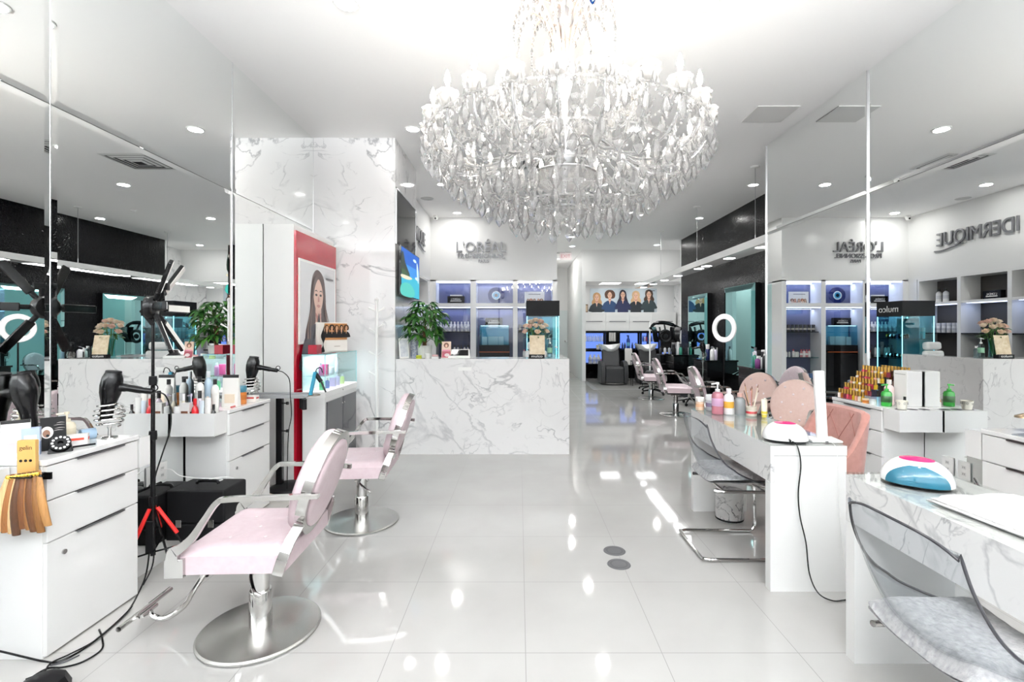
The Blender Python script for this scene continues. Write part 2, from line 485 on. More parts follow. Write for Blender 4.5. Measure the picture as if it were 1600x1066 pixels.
# corridor door
dr = struct(MB().box(1.22, 1.74, 17.44, 17.5, 0, 2.12).build('door_1', col('#dfe8e8', .3), bevel=.004), 'pale door at the end of the corridor', 'door')
MB().ball((1.66, 17.41, 1.02), .035).build('door_knob', SILVER, dr)
# pale teal glass facing on the corridor side of the shelf wall
struct(MB().box(.74, .755, 9.98, 14.5, 0, 2.38).build('trim_3', col('#c2e0e0', .05)), 'pale teal glass facing along the corridor wall', 'trim')

# ------------------------------------------------------------------ mirror walls (bevelled panels)
def mirror_panel(x, side, y0, y1, z0, z1, label):
    t = thing('mirror_panel', label, 'mirror', (x, (y0 + y1) / 2, z0), 0, 'mirror panels on the side walls')
    w, h = (y1 - y0) / 2 - .002, z1 - z0 - .003
    b, d = .032, .0025
    m = MB()
    o = [(0, -w, .001), (0, w, .001), (0, w, h), (0, -w, h)]
    i = [(side * d, -w + b, b), (side * d, w - b, b), (side * d, w - b, h - b), (side * d, -w + b, h - b)]
    bk = [(-side * .012, p[1], p[2]) for p in o]
    fs = [(4, 5, 6, 7), (0, 1, 5, 4), (1, 2, 6, 5), (2, 3, 7, 6), (3, 0, 4, 7), (8, 11, 10, 9), (8, 9, 1, 0), (9, 10, 2, 1), (10, 11, 3, 2), (11, 8, 0, 3)]
    if side < 0: fs = [tuple(reversed(f)) for f in fs]
    m.add(o + i + bk, fs)
    m.build('mirror_glass', MIRROR, t, smooth=False)
    # thin metal edge strips at the two standing joints
    MB().box(-.012, side * .002 if side > 0 else .0, -w - .002, -w, 0, h).box(-.012, .002, w, w + .002, 0, h).build('edge_strip', SILVER, t, smooth=False)
    return t
pos_l = ['behind the camera', 'nearest the camera', 'above the near drawer cabinet', 'behind the second drawer cabinet', 'touching the marble column']
ys = [YF + .01, -.68, .89, 2.46, 4.02, 5.605]
for i in range(5):
    mirror_panel(XL, 1, ys[i], ys[i + 1], .0, 2.58, 'tall lower mirror on the left wall ' + pos_l[i])
    mirror_panel(XL, 1, ys[i], ys[i + 1], 2.58, CEIL, 'short upper mirror on the left wall ' + pos_l[i].replace('drawer ', ''))
pos_r = ['behind the camera', 'nearest the camera', 'beside the near manicure table', 'behind the nail polish rack', 'ending at the black wall']
ys = [YF + .01, -.57, 1.0, 2.57, 4.14, 5.845]
for i in range(5):
    mirror_panel(XR, -1, ys[i], ys[i + 1], .0, 2.6, 'tall lower mirror on the right wall ' + pos_r[i])
    mirror_panel(XR, -1, ys[i], ys[i + 1], 2.6, CEIL, 'short upper mirror on the right wall ' + pos_r[i])
struct(MB().box(XR, XR + .02, 5.845, 5.856, 0, CEIL).build('trim_4', SILVER), 'silver edge at the end of the right mirrors', 'trim')

# ------------------------------------------------------------------ ceiling fittings
def downlight(x, y, label, z=CEIL, r=.085, watts=None, lamp=True):
    t = thing('recessed_downlight', label, 'ceiling light', (x, y, z), 0, 'recessed ceiling lights')
    MB().lathe([(r * .8, -.002), (r * .82, -.006), (r, -.006), (r + .004, 0)], n=28).build('trim_ring', WHITE, t)
    MB().lathe([(0, -.004), (r * .82, -.004)], n=28).build('lens', LED, t)
    if lamp:
        d = bpy.data.lights.new('downlight_lamp', 'AREA'); d.shape = 'DISK'; d.size = r * 1.7
        d.energy = watts or DOWNLIGHT_W; d.color = (1, .985, .96)
        o = bpy.data.objects.new('downlight_lamp', d); COL.objects.link(o); o.parent = t; o.location = (0, 0, -.012)
    return t
for x, sd in ((-1.17, 'left'), (1.28, 'right')):
    for y, w in ((-1.2, 'behind the camera'), (1.2, 'just before the chandelier'), (3.3, 'beside the chandelier'), (5.36, 'just beyond the chandelier'), (7.4, 'level with the reception desk')):
        downlight(x, y, f'round recessed ceiling light in the {sd} row, {w}', watts=1.2 if y == 5.36 else None)
downlight(-1.17, 9.2, 'round recessed ceiling light close to the wall lettering')
downlight(1.38, 9.65, 'round recessed ceiling light at the corridor mouth')
downlight(1.41, 12.9, 'round recessed ceiling light in front of the corridor')
downlight(1.25, 15.2, 'round recessed ceiling light deep in the corridor', watts=8)
downlight(1.25, 11.6, 'round recessed ceiling light beside the teal glass corridor wall', watts=4)
downlight(3.58, 7.43, 'round recessed ceiling light near the black wall, nearest the mirrors')
downlight(3.58, 9.65, 'round recessed ceiling light near the middle of the black wall')
downlight(3.6, 12.7, 'round recessed ceiling light in front of the white bulkhead')
# flat access panel and air vents
sx = MB().box(2.36, 2.78, 4.80, 5.17, CEIL - .008, CEIL)
tag(sx.build('access_panel', col('#dcdbd9', .5), bevel=.003), 'flat square access panel in the ceiling right of the chandelier', 'access panel')
def vent(x, y, w, d, label):
    t = thing('air_vent', label, 'air vent', (x, y, CEIL), 0, 'ceiling air vents')
    m = MB()
    for a in range(4):
        f0, f1 = 1 - a * .22, .86 - a * .22
        z0, z1 = -.004 - a * .004, -.012 - a * .004
        vs = [(sx_ * w * f / 2, sy_ * d * f / 2, z) for f, z in ((f0, z0), (f1, z1)) for sx_, sy_ in ((-1, -1), (1, -1), (1, 1), (-1, 1))]
        m.add(vs, [(i, (i + 1) % 4, 4 + (i + 1) % 4, 4 + i) for i in range(4)])
    m.build('louvre', col('#d9d9d7', .4), t, smooth=False)
    MB().box(-w * .44, w * .44, -d * .44, d * .44, -.003, 0).build('opening', col('#3b3b3d', .7), t, smooth=False)
    return t
vent(.25, 6.4, .62, .62, 'square louvred air vent in the ceiling before the reception desk')
vent(1.25, 14.0, .5, .3, 'small grey air vent in the corridor ceiling')
t = thing('ceiling_speaker', 'round flat white speaker in the ceiling over the reception wall', 'speaker', (-1.55, 8.2, CEIL))
MB().lathe([(0, -.006), (.1, -.006), (.11, 0)], n=28).build('grille', col('#d0d0cf', .6), t)
tag(MB().lathe([(0, -.03), (.03, -.03), (.05, 0)], (2.4, 9.0, CEIL), 16).build('smoke_detector', WHITE), 'small white smoke detector on the ceiling near the hanging light bar', 'smoke detector')
# security camera at the corner of the white wall
t = thing('security_camera', 'small white dome camera with black eye in the corner over the shelves', 'camera', (-1.62, 9.45, CEIL - .03))
MB().lathe([(0, -.06), (.035, -.05), (.05, -.01), (.05, .03)], n=18).build('housing', WHITE, t)
MB().ball((.0, -.04, -.03), .018).build('camera_lens', BLACKG, t)
# exit sign
t = thing('exit_sign', 'small pale exit sign hanging from the corridor ceiling', 'sign', (1.3, 13.6, CEIL))
MB().box(-.17, .17, -.015, .015, -.26, -.06).build('plate', col('#eadcdc', .4), t, bevel=.004)
MB().cyl((0, 0, 0), (0, 0, -.07), .01).build('stem', WHITE, t)
text('lettering', 'EXIT', .13, col('#d98f94', .5), (0, -.017, -.205), (PI / 2, 0, 0), t, .001)

# ------------------------------------------------------------------ hanging light bar before the black wall
t = thing('light_bar', 'long white light bar hung on wires before the black wall', 'hanging lamp', (3.2, 9.4, 2.52))
MB().box(-.15, .15, -3.5, 3.4, 0, .10).build('bar', LACQ, t, bevel=.003)
for k, y in enumerate((-3.0, -2.0, -1.1, -.75, .4, 1.3, 2.2, 3.1)):
    MB().lathe([(0, -.003), (.075, -.003), (.085, 0)], (0, y, 0), 20).build('spot', LED, t)
for y in (-2.81, -.65, 1.58):
    w = MB().cyl((0, y, .10), (0, y, CEIL - 2.525), .004, n=6).build('suspension_wire', SILVER, t)
    MB().lathe([(0, 0), (.06, 0), (.055, -.02), (0, -.025)], (0, y, CEIL - 2.52), 18).build('canopy', WHITE, w)
    MB().cyl((0, y, .10), (0, y, .2), .008, n=8).build('grip', SILVER, w)
    d = bpy.data.lights.new('bar_lamp', 'AREA'); d.shape = 'RECTANGLE'; d.size = .2; d.size_y = 1.8; d.energy = 9
    o = bpy.data.objects.new('bar_lamp', d); COL.objects.link(o); o.parent = t; o.location = (0, y, -.01)

# ------------------------------------------------------------------ wall lettering
SIL2 = col('#8e8e92', .3, .55)
t = thing('wall_lettering', 'raised silver brand lettering on the white wall over the shelves', 'sign', (-.75, 9.6, 2.8))
text('letters', "L'ORÉAL", .285, SIL2, (0, -.02, .17), (PI / 2, 0, 0), t, .02, sx=.93)
text('letters', 'PROFESSIONNEL', .125, SIL2, (0, -.015, .05), (PI / 2, 0, 0), t, .012, sx=1.0)
text('letters', 'PARIS', .085, SIL2, (0.05, -.012, -.04), (PI / 2, 0, 0), t, .01)
t = thing('wall_lettering', 'raised grey lettering with a swash on the niche side wall', 'sign', (-1.75, 8.93, 2.9))
text('letters', 'IDERMIQUE', .34, SIL2, (.02, 0, .06), (PI / 2, 0, PI / 2), t, .016, 'RIGHT', sx=.85)
MB().tube(spline([(.02, -.55, .04), (.02, -.3, .0), (.02, -.1, -.03), (.02, .06, -.02)]), [.004] + [.012] * 17 + [.003], 6).build('swash', SIL2, t)

# ------------------------------------------------------------------ storefront-side niches on the left side wall
for i, (a, b, w) in enumerate(((6.76, 7.62, 'nearest the column'), (7.62, 8.5, 'in the middle'), (8.5, 9.38, 'nearest the lit shelves'))):
    t = thing('niche_shelving', f'white open niche in the side wall, {w}', 'shelving', (-1.75, (a + b) / 2, 0), 0, 'white niches behind reception')
    h = (b - a) / 2
    m = MB().box(-.35, 0, -h, -h + .035, 0, 2.40).box(-.35, 0, h - .035, h, 0, 2.40).box(-.35, 0, -h + .035, h - .035, 2.36, 2.40)
    m.build('frame', LACQ, t, smooth=False)
    for z in (1.90, 1.36, .88):
        MB().box(-.34, -.003, -h + .036, h - .036, z, z + .045 if z > 1.8 else z + .02).build('shelf', LACQ if z > 1.8 else BLACKM, t, smooth=False)
    MB().box(-.2, -.04, -h + .1, h - .1, 1.893, 1.899).build('shelf_light', BLUELED, t, smooth=False)
tag(MB().box(-2.1, -1.75, 9.40, 9.6, 0, 2.4).build('wall_pier', LACQ), 'white pier closing the corner of the shelves', 'pier', None, 'structure')

# ------------------------------------------------------------------ lit display shelves under the lettering
SHB = noisy('violet_grey_shelf_back', '#484d6c', '#525778', 2, .25)
t = thing('display_shelving', 'white built-in shelving with three blue-lit bays behind the reception desk', 'shelving', (-.5, 9.6, 0))
fr = MB()
X0 = .5
bays = [(-1.64, -.96), (-.85, -.12), (-.03, .66)]
for a, b in ((-1.75, -1.64), (-.96, -.85), (-.12, -.03), (.66, .75)): fr.box(a + X0, b + X0, 0, .38, 0, 2.42)
fr.box(-1.25, 1.25, 0, .38, 2.395, 2.42)
fr.build('frame', LACQ, t, smooth=False)
for k, (a, b) in enumerate(bays):
    a += X0; b += X0
    MB().box(a, b, .365, .378, 0, 2.394).build('back_panel', SHB, t, smooth=False)
    MB().box(a, b, 0, .364, 1.88, 1.96).build('shelf', LACQ, t, smooth=False)
    MB().box(a + .01, b - .01, .02, .05, 2.37, 2.394).box(a + .01, b - .01, .30, .33, 2.384, 2.394).build('led_strip', BLUELED, t, smooth=False)
    MB().box(a + .01, b - .01, .02, .05, 1.866, 1.88).build('led_strip', BLUELED, t, smooth=False)
    for zz in (2.36, 1.85):
        d = bpy.data.lights.new('bay_lamp', 'AREA'); d.shape = 'RECTANGLE'; d.size = b - a - .06; d.size_y = .05; d.energy = .85; d.color = (.62, .72, 1)
        o = bpy.data.objects.new('bay_lamp', d); COL.objects.link(o); o.parent = t; o.location = ((a + b) / 2, .28, zz)
    if k != 1:
        for z in (1.38, .87, .45): MB().box(a + .013, b, .06, .364, z, z + .018).build('shelf', BLACKM if k == 0 else TEALGL if z < .9 else BLACKM, t, smooth=False)
    MB().box(a + .002, b - .002, .003, .007, 0.1, 1.878).box(a + .002, b - .002, .003, .007, 1.962, 2.393).build('glass_pane', GLASS, t, smooth=False)

# ------------------------------------------------------------------ reception desk
t = thing('reception_desk', 'white marble reception desk with a return on the right', 'desk', (-.42, 5.61, 0))
MB().box(-1.004, 1.0, .001, .03, 0, 1.055).box(.97, 1.0, .03, 1.19, 0, 1.055).build('front_panel', DESKM, t, smooth=False)
m = MB().box(-1.004, 1.0, .0, .42, 1.055, 1.10).box(.80, 1.0, .42, 1.19, 1.055, 1.10)
m.build('countertop', DESKM, t, smooth=False)
MB().box(-1.0, .965, .031, .30, .06, 1.05).box(.87, .965, .30, 1.18, .06, 1.05).build('carcass', LACQ, t, smooth=False)
MB().box(-.28, -.13, -.0015, .001, .965, 1.005).build('notice', WHITE, t, smooth=False)

# ------------------------------------------------------------------ salon chairs
PEARL = col('#efe2e4', .12)
def salon_chair(label, loc, rz, leather, group):
    t = thing('salon_chair', label, 'chair', loc, rz, group)
    MB().lathe([(0, 0), (.262, 0), (.27, .004), (.27, .012), (.262, .018), (.06, .024), (0, .024)], n=64).build('base', STEEL, t)
    c = MB().lathe([(.05, .022), (.05, .19), (.047, .195), (.038, .195), (.038, .37), (0, .37)], n=28).build('column', CHROME, t)
    p = MB().cyl((-.05, 0, .315), (.05, 0, .315), .018, n=12).box(-.07, .07, -.055, .055, .335, .352)
    p.tube(spline([(0, .05, .325), (-.02, .13, .322), (-.10, .26, .318), (-.13, .27, .305)]), .009, 8)
    p.tube(spline([(0, -.05, .325), (.05, -.13, .322), (.10, -.16, .318)]), .008, 8)
    p.build('pump_lever', CHROME, t, bevel=.003)
    MB().box(-.17, .17, -.17, .17, .37, .398).build('seat_frame', BLACKM, t, smooth=False)
    # seat cushion: pillowed top with button dimples
    rows = []
    N = 18
    def top(a, b):
        e = min(1, (1 - abs(a)) * 5) ** .5 * min(1, (1 - abs(b)) * 5) ** .5
        z = .475 + .03 * e
        for ba, bb in BT:
            z -= .012 * math.exp(-((a - ba) ** 2 + (b - bb) ** 2) * 60)
        return z
    BT = [(-.35, -.45), (.35, -.45), (-.35, .45), (.35, .45), (0, 0)]
    sx, sy = .225, .265
    rows = [[(a * sx, b * sy, top(a, b)) for b in [k / N * 2 - 1 for k in range(N + 1)]] for a in [k / N * 2 - 1 for k in range(N + 1)]]
    m = MB().grid([[q for q in r] for r in rows])
    ring_t = [rows[0][k] for k in range(N + 1)] + [rows[i][N] for i in range(1, N + 1)] + [rows[N][k] for k in range(N - 1, -1, -1)] + [rows[i][0] for i in range(N - 1, 0, -1)]
    ring_b = [(x, y, .398) for x, y, z in ring_t]
    m.grid([ring_b, ring_t], True)
    m.add(ring_b, [tuple(range(len(ring_b)))])
    s = m.build('seat', leather, t, ang=60)
    for a, b in BT:
        MB().ball((a * sx, b * sy, top(a, b) + .001), .0085, 10, .6).build('button', PEARL, s)
    for sg in (-1, 1):
        y = sg * .272
        a = MB()
        path = spline([(-.36, y * .84, .715), (-.2, y * .95, .72), (.0, y, .72), (.05, y, .705), (.10, y, .635), (.15, y, .56), (.20, y, .515), (.228, y, .50), (.232, y, .47), (.232, y, .46)], 5)
        a.band(path, (0, 1, 0), .022, [.022 + .036 * max(0, i / (len(path) - 1) - .42) / .58 for i in range(len(path))])
        a.box(.185, .262, min(y + sg * .010, sg * .262), max(y + sg * .010, sg * .262), .392, .47)
        a.build('armrest', CHROME, t, bevel=.003)
        MB().band([(-.20, y, .392), (-.222, y, .46), (-.245, y * .9, .53), (-.262, y * .7, .575)], (1, 0, .25), .045, .012).build('back_bracket', CHROME, t, bevel=.002)
    # oval back, tilted
    tl = R(18)
    def bp(u, v, w):       # u across, v up, w towards the rear
        return (-.295 - math.sin(tl) * v - math.cos(tl) * w, u, .715 + math.cos(tl) * v - math.sin(tl) * w)
    ru, rv = .225, .25
    def pad(w0, dome, k, name, btn=False):
        rows = []
        for f, d in ((1.0, 0), (1.0, .45), (.97, .75), (.88, .95), (.6, 1.05), (.3, 1.1)):
            rows.append([bp(math.cos(q) * ru * k * f, math.sin(q) * rv * k * f, w0 + dome * d) for q in [2 * PI * i / 40 for i in range(40)]])
        m = MB().grid(rows, True)
        m.add(rows[-1], [tuple(range(40))])
        m.add(rows[0], [tuple(range(40))])
        o = m.build(name, leather, t, ang=60)
        if btn:
            for u, v in ((0, .09), (0, -.09), (-.1, 0), (.1, 0), (-.09, .16), (.09, .16), (-.09, -.16), (.09, -.16)):
                MB().ball(bp(u * .95, v * .95, w0 + dome * .99), .012, 10).build('button', PEARL, o)
        return o
    pad(-.016, -.05, .97, 'backrest', True)
    pad(.02, .018, .84, 'rear_panel')
    for rr in (1.0,):
        m = MB()
        rows = []
        for q in [2 * PI * i / 56 for i in range(56)]:
            cu, sv = math.cos(q), math.sin(q)
            rows.append([bp(cu * ru * 1.0, sv * rv * 1.0, -.018), bp(cu * ru * 1.0, sv * rv * 1.0, .024), bp(cu * ru * .83, sv * rv * .85, .024), bp(cu * ru * .83, sv * rv * .85, .0), bp(cu * ru * .95, sv * rv * .95, -.018)])
        rows.append(rows[0])
        m.grid([list(r) + [r[0]] for r in rows]).build('back_ring', CHROME, t, ang=50)
    # footrest
    f = MB()
    f.tube(spline([(.10, 0, .385), (.2, .0, .36), (.3, 0, .22), (.36, 0, .12), (.44, 0, .065), (.50, 0, .07), (.523, 0, .10)], 6), .013, 10)
    f.tube([(.535, -.17, .115), (.535, .17, .115)], .012, 10)
    f.tube([(.525, -.05, .10), (.525, .05, .10)], .012, 10)
    f.build('footrest', CHROME, t)
    return t
ch = salon_chair('pink leather salon chair on round steel base, nearest the camera on the left', (-1.24, 2.335, 0), R(182), PINK, 'pink salon chairs on the left')
clone(ch, (-1.18, 3.65, 0), R(184), 'pink leather salon chair standing before the white display cabinet')
rc = clone(ch, (2.64, 8.2, 0), R(-6), 'pink oval-back salon chair facing the black wall, second from the manicure table', 'pink salon chairs facing the black wall')
clone(ch, (2.74, 10.1, 0), R(-4), 'pink oval-back salon chair facing the black wall, farthest from the camera', 'pink salon chairs facing the black wall')
clone(ch, (2.62, 6.35, 0), R(-8), 'pink oval-back salon chair seen behind the bottles on the manicure table', 'pink salon chairs facing the black wall')
b1 = salon_chair('beige-pink tufted salon chair backed against the right mirror, nearer one', (2.42, 4.5, 0), R(217), BLUSH, 'beige-pink salon chairs by the right mirror')
clone(b1, (2.44, 5.3, 0), R(212), 'beige-pink tufted salon chair by the right mirror, farther one')

# ------------------------------------------------------------------ white drawer cabinets by the mirrors
def drawer_cabinet(label, x, y0, y1, rz, depth=.31):
    w = (y1 - y0) / 2; d = depth / 2
    t = thing('drawer_cabinet', label, 'cabinet', (x, (y0 + y1) / 2, 0), rz, 'white drawer cabinets by the mirrors')
    MB().box(-d, d - .019, -w, w, 0.0, .843).build('body', LACQ, t, bevel=.002)
    MB().box(-d, d + .003, -w - .004, w + .004, .845, .87).build('top', LACQ, t, bevel=.003)
    for k, (a, b) in enumerate(((.692, .840), (.508, .686), (.012, .502))):
        nm = 'drawer' if k < 2 else 'door'
        o = MB().box(d - .018, d, -w + .002, w - .002, a, b).build(nm, LACQ, t, bevel=.0015)
        MB().box(d - .004, d + .009, -w * .45, w * .62, b - .0005, b + .003).box(d + .007, d + .009, -w * .45, w * .62, b - .005, b).build('handle', col('#8d8d90', .3, 1.0), o, smooth=False)
        if k == 2:
            MB().cyl((d, -w * .68, .435), (d + .006, -w * .68, .435), .011, n=16).build('lock', CHROME, o)
    return t
LC1 = drawer_cabinet('white drawer cabinet nearest the camera, below the left mirror', -2.215, 2.12, 2.63, 0)
drawer_cabinet('white drawer cabinet under the crowded products, left mirror', -2.205, 3.44, 4.0, 0)
drawer_cabinet('white drawer cabinet under the nail polish rack', 2.81, 3.56, 4.12, PI)
drawer_cabinet('white drawer cabinet at the right edge, holding a glass jar', 2.81, 2.26, 2.79, PI)
def open_tray(name, label, cat, x0, x1, y0, y1, z0, z1, holes=False):
    t = thing(name, label, cat, ((x0 + x1) / 2, (y0 + y1) / 2, z0))
    a, b, h, k = (x1 - x0) / 2, (y1 - y0) / 2, z1 - z0, .008
    MB().box(-a, a, -b, b, 0, k).box(-a, -a + k, -b, b, k, h).box(a - k, a, -b, b, k, h).box(-a + k, a - k, -b, -b + k, k, h).box(-a + k, a - k, b - k, b, k, h).build('box', LACQ, t, smooth=False)
    if holes:
        MB().box(-a + k, a - k, -b + k, b - k, h - .012, h - .002).build('lid', LACQ, t, smooth=False)
        for i in range(3):
            MB().lathe([(0, 0), (.033, 0)], (-a + .065 + i * .085, 0, h - .0015), 20).build('tool_hole', BLACKM, t, smooth=False)
    return t
open_tray('product_tray', 'white open tray box packed with hair products, left mirror', 'tray', -2.36, -2.06, 3.29, 3.432, .715, .87)
open_tray('product_tray', 'small white tray box on the far side of the near left cabinet', 'tray', -2.36, -2.06, 2.64, 2.715, .69, .85)
open_tray('product_tray', 'white tray box at the left edge beside the near drawer cabinet', 'tray', -2.36, -2.2, 1.90, 2.10, .69, .845)
open_tray('tool_holder_box', 'white tool holder box with three round holes, right mirror', 'tray', 2.66, 2.96, 3.40, 3.55, .72, .87, True)
open_tray('product_tray', 'small white tray box beside the cabinet at the right edge', 'tray', 2.66, 2.96, 2.80, 2.90, .69, .85)

# ------------------------------------------------------------------ manicure tables
def manicure_table(label, x0, x1, y0, y1, group):
    t = thing('manicure_table', label, 'table', ((x0 + x1) / 2, (y0 + y1) / 2, 0), 0, group)
    a, b = (x1 - x0) / 2, (y1 - y0) / 2
    for s in (-1, 1):
        y0_, y1_ = min(s * b, s * (b - .055)), max(s * b, s * (b - .055))
        MB().box(-a, a - .002, y0_, y1_, 0, .598).box(-a + .021, a - .002, y0_, y1_, .598, .744).build('leg_panel', LACQ, t, smooth=False)
        MB().box(-a + .021, a, y0_ - .001, y1_ + .001, .747, .7995).build('end_rail', LACQ, t, smooth=False)
    m = MB().box(-a + .02, a, -b + .057, b - .057, .772, .80).box(-a, -a + .02, -b, b, .60, .80)
    m.build('marble_top', TABLEM, t, smooth=False)
    MB().box(-a + .021, a, -b + .058, b - .058, .70, .771).build('frame', LACQ, t, smooth=False)
    MB().box(-a - .002, a + .002, -b - .002, b + .002, .801, .809).build('glass_top', thin_glass('table_glass', '#fdfefd'), t, smooth=False)
    return t
manicure_table('white marble manicure table with lamp post, farther one', 1.38, 1.80, 2.67, 3.90, 'marble manicure tables')
manicure_table('white marble manicure table in the near right corner with folded towel', 1.445, 1.88, .86, 2.15, 'marble manicure tables')

# ------------------------------------------------------------------ clear acrylic chairs
def ghost_chair(label, loc, group):
    t = thing('acrylic_chair', label, 'chair', loc, 0, group)
    # profile back to front: x, z ; half width ; side lift
    prof = [(-.235, .862, .212, .0, .015), (-.228, .76, .228, .0, .03), (-.21, .65, .24, .01, .055), (-.185, .565, .245, .03, .075), (-.135, .49, .245, .06, .07), (-.05, .452, .24, .065, .03), (.06, .44, .235, .045, .01), (.17, .44, .225, .02, 0), (.235, .43, .21, .0, 0)]
    pr = spline([(q[0], q[1], q[4]) for q in prof], 5)
    wd = spline([(q[2], q[3], 0) for q in prof], 5)
    rows = []
    K = 18
    for p, q in zip(pr, wd):
        r = []
        for k in range(K + 1):
            s = k / K * 2 - 1
            e = abs(s) ** 3.0
            r.append((p.x + p.z * e, s * q.x, p.y + q.y * e * 1.4))
        rows.append(r)
    # round the two upper corners
    for k in range(K + 1):
        s = abs(k / K * 2 - 1)
        x, y, z = rows[0][k]; rows[0][k] = (x, y, z - .03 * s ** 4)
    MB().grid(rows).build('shell', ACRYL, t, ang=80, solid=.006)
    edge = [rows[0][k] for k in range(K + 1)] + [rows[i][K] for i in range(1, len(rows))] + [rows[-1][k] for k in range(K - 1, -1, -1)] + [rows[i][0] for i in range(len(rows) - 2, 0, -1)]
    MB().tube(edge, .0048, 6, closed=True).build('shell_edge', ACRDARK, t)
    # fluffy seat pad following the seat
    m = MB(); rows2 = []
    rnd = random.Random(3)
    for i in range(13):
        a = i / 12 * 2 - 1; r = []
        for k in range(19):
            b = k / 18 * 2 - 1
            e = max(0, 1 - max(abs(a), abs(b)) ** 5) ** .5
            r.append((.02 + a * .19, b * .20, .462 + .012 * abs(b) ** 3 * 3 + .06 * e + rnd.uniform(-.006, .006) * e))
        rows2.append(r)
    m.grid(rows2)
    m.grid([[(x, y, .458 + .012 * abs(y / .2) ** 3 * 2) for x, y, z in r] for r in reversed(rows2)])
    c = m.build('seat_pad', FUR, t, ang=180, sub=1)
    fr = MB()
    for s in (-1, 1):
        y = s * .225
        fr.tube(spline([(-.2, y, .014), (.0, y, .012), (.2, y, .012), (.262, y, .014), (.29, y, .05), (.29, y, .12), (.285, y, .36), (.26, y * .95, .412), (.2, y * .9, .422), (-.1, y * .85, .424), (-.16, y * .8, .43)], 5), .011, 10)
    fr.tube(spline([(-.2, -.225, .014), (-.235, -.21, .014), (-.245, -.18, .014), (-.245, .18, .014), (-.235, .21, .014), (-.2, .225, .014)], 5), .011, 10)
    fr.tube([(-.1, -.19, .424), (-.1, .19, .424)], .009, 8); fr.tube([(.15, -.2, .422), (.15, .2, .422)], .009, 8)
    fr.build('sled_frame', CHROME, t)
    return t
g1 = ghost_chair('clear acrylic chair with grey fur pad at the farther manicure table', (1.385, 3.235, 0), 'clear acrylic chairs')
clone(g1, (1.375, 1.49, 0), 0, 'clear acrylic chair with grey fur pad in the near right corner')

# ------------------------------------------------------------------ dusty rose tub chair
t = thing('tub_chair', 'dusty rose velvet tub chair with quilted back behind the manicure table', 'chair', (1.905, 3.165, 0), R(184))
# facing local +x ; a gently rounded back with short sloping wings
plan = spline([(.02, -.245, .60), (-.08, -.25, .70), (-.17, -.245, .85), (-.225, -.21, .915), (-.245, -.12, .925), (-.25, 0, .928), (-.245, .12, .925), (-.225, .21, .915), (-.17, .245, .85), (-.08, .25, .70), (.02, .245, .60)], 5)
def wrap(i, f, inset=0.0):              # i along the plan, f up the wall
    p = plan[i]
    d = plan[min(i + 1, len(plan) - 1)] - plan[max(i - 1, 0)]
    nx, ny = -d.y, d.x                  # outward normal in plan
    l = math.hypot(nx, ny); nx, ny = nx / l, ny / l
    sc = .84 + .16 * f ** .8
    return (p.x * sc + nx * inset, p.y * sc + ny * inset, .40 + (p.z - .40) * f)
sec = []
sgn = 1 if wrap(25, 1, .05)[0] > wrap(25, 1)[0] else -1
for i in range(len(plan)):
    o = [wrap(i, v / 6) for v in range(7)]
    i2 = [wrap(i, v / 6, sgn * (.065 - .02 * v / 6)) for v in range(7)]
    tp = ((o[-1][0] + i2[-1][0]) / 2, (o[-1][1] + i2[-1][1]) / 2, o[-1][2] + .014)
    sec.append(o + [tp] + list(reversed(i2)))
m = MB().grid(sec)
m.add(sec[0], [tuple(range(len(sec[0])))]); m.add(sec[-1], [tuple(reversed(range(len(sec[-1]))))])
bk = m.build('backrest', ROSE, t, ang=50)
q = MB()
L_ = lambda i, f: wrap(i, f, sgn * (.0665 - .02 * f))
for i0 in (12, 20, 28):
    for s0, s1 in (((i0, .30), (i0 + 10, .97)), ((i0 + 10, .30), (i0, .97))):
        q.tube([L_(round(s0[0] + (s1[0] - s0[0]) * k / 10), s0[1] + (s1[1] - s0[1]) * k / 10) for k in range(11)], .0026, 5)
q.build('stitching', col('#a8736a', .8), bk)
MB().lathe([(0, .39), (.17, .39), (.195, .41), (.20, .46), (.18, .485), (0, .49)], (.0, 0, 0), 32).build('seat', ROSE, t)
MB().cyl((0, 0, .10), (0, 0, .395), .03, n=16).build('gas_column', CHROME, t)
for k in range(5):
    a = 2 * PI * k / 5 + .3
    l = MB().tube([(0, 0, .11), (.12 * math.cos(a), .12 * math.sin(a), .10), (.25 * math.cos(a), .25 * math.sin(a), .075)], [.025, .02, .014], 8).build('leg', CHROME, t)
    MB().cyl((.25 * math.cos(a) - .012 * math.sin(a), .25 * math.sin(a) + .012 * math.cos(a), .032), (.25 * math.cos(a) + .012 * math.sin(a), .25 * math.sin(a) - .012 * math.cos(a), .032), .031, n=16).cyl((.25 * math.cos(a), .25 * math.sin(a), .05), (.25 * math.cos(a), .25 * math.sin(a), .08), .01, n=8).build('caster', BLACK, l)

# ------------------------------------------------------------------ waste bin under the manicure table
t = thing('waste_bin', 'marble-patterned round waste bin under the manicure table', 'bin', (1.60, 3.70, 0))
MB().lathe([(0, .0), (.095, .0), (.10, .01), (.10, .22), (.096, .22), (.093, .02), (0, .02)], n=36).build('bin', marble('bin_marble', 5.0, vein_h='#2f2f36', amount=1.6, off=2.0, rough=.3), t)
MB().lathe([(.1005, .004), (.1015, .006), (.1015, .016), (.1005, .018)], n=36).build('base_ring', BLACK, t)

# ------------------------------------------------------------------ tall white display unit, red board and poster
t = thing('display_unit', 'tall white display unit standing against the left mirror with red face board', 'display unit', (-2.225, 4.985, 0))
MB().box(-.14, .14, -.485, .49, 0, 2.42).build('cabinet', WHITE, t, bevel=.003)
MB().box(.141, .165, -.485, .49, .02, 2.36).build('face_board', col('#b3122a', .08), t, bevel=.002)
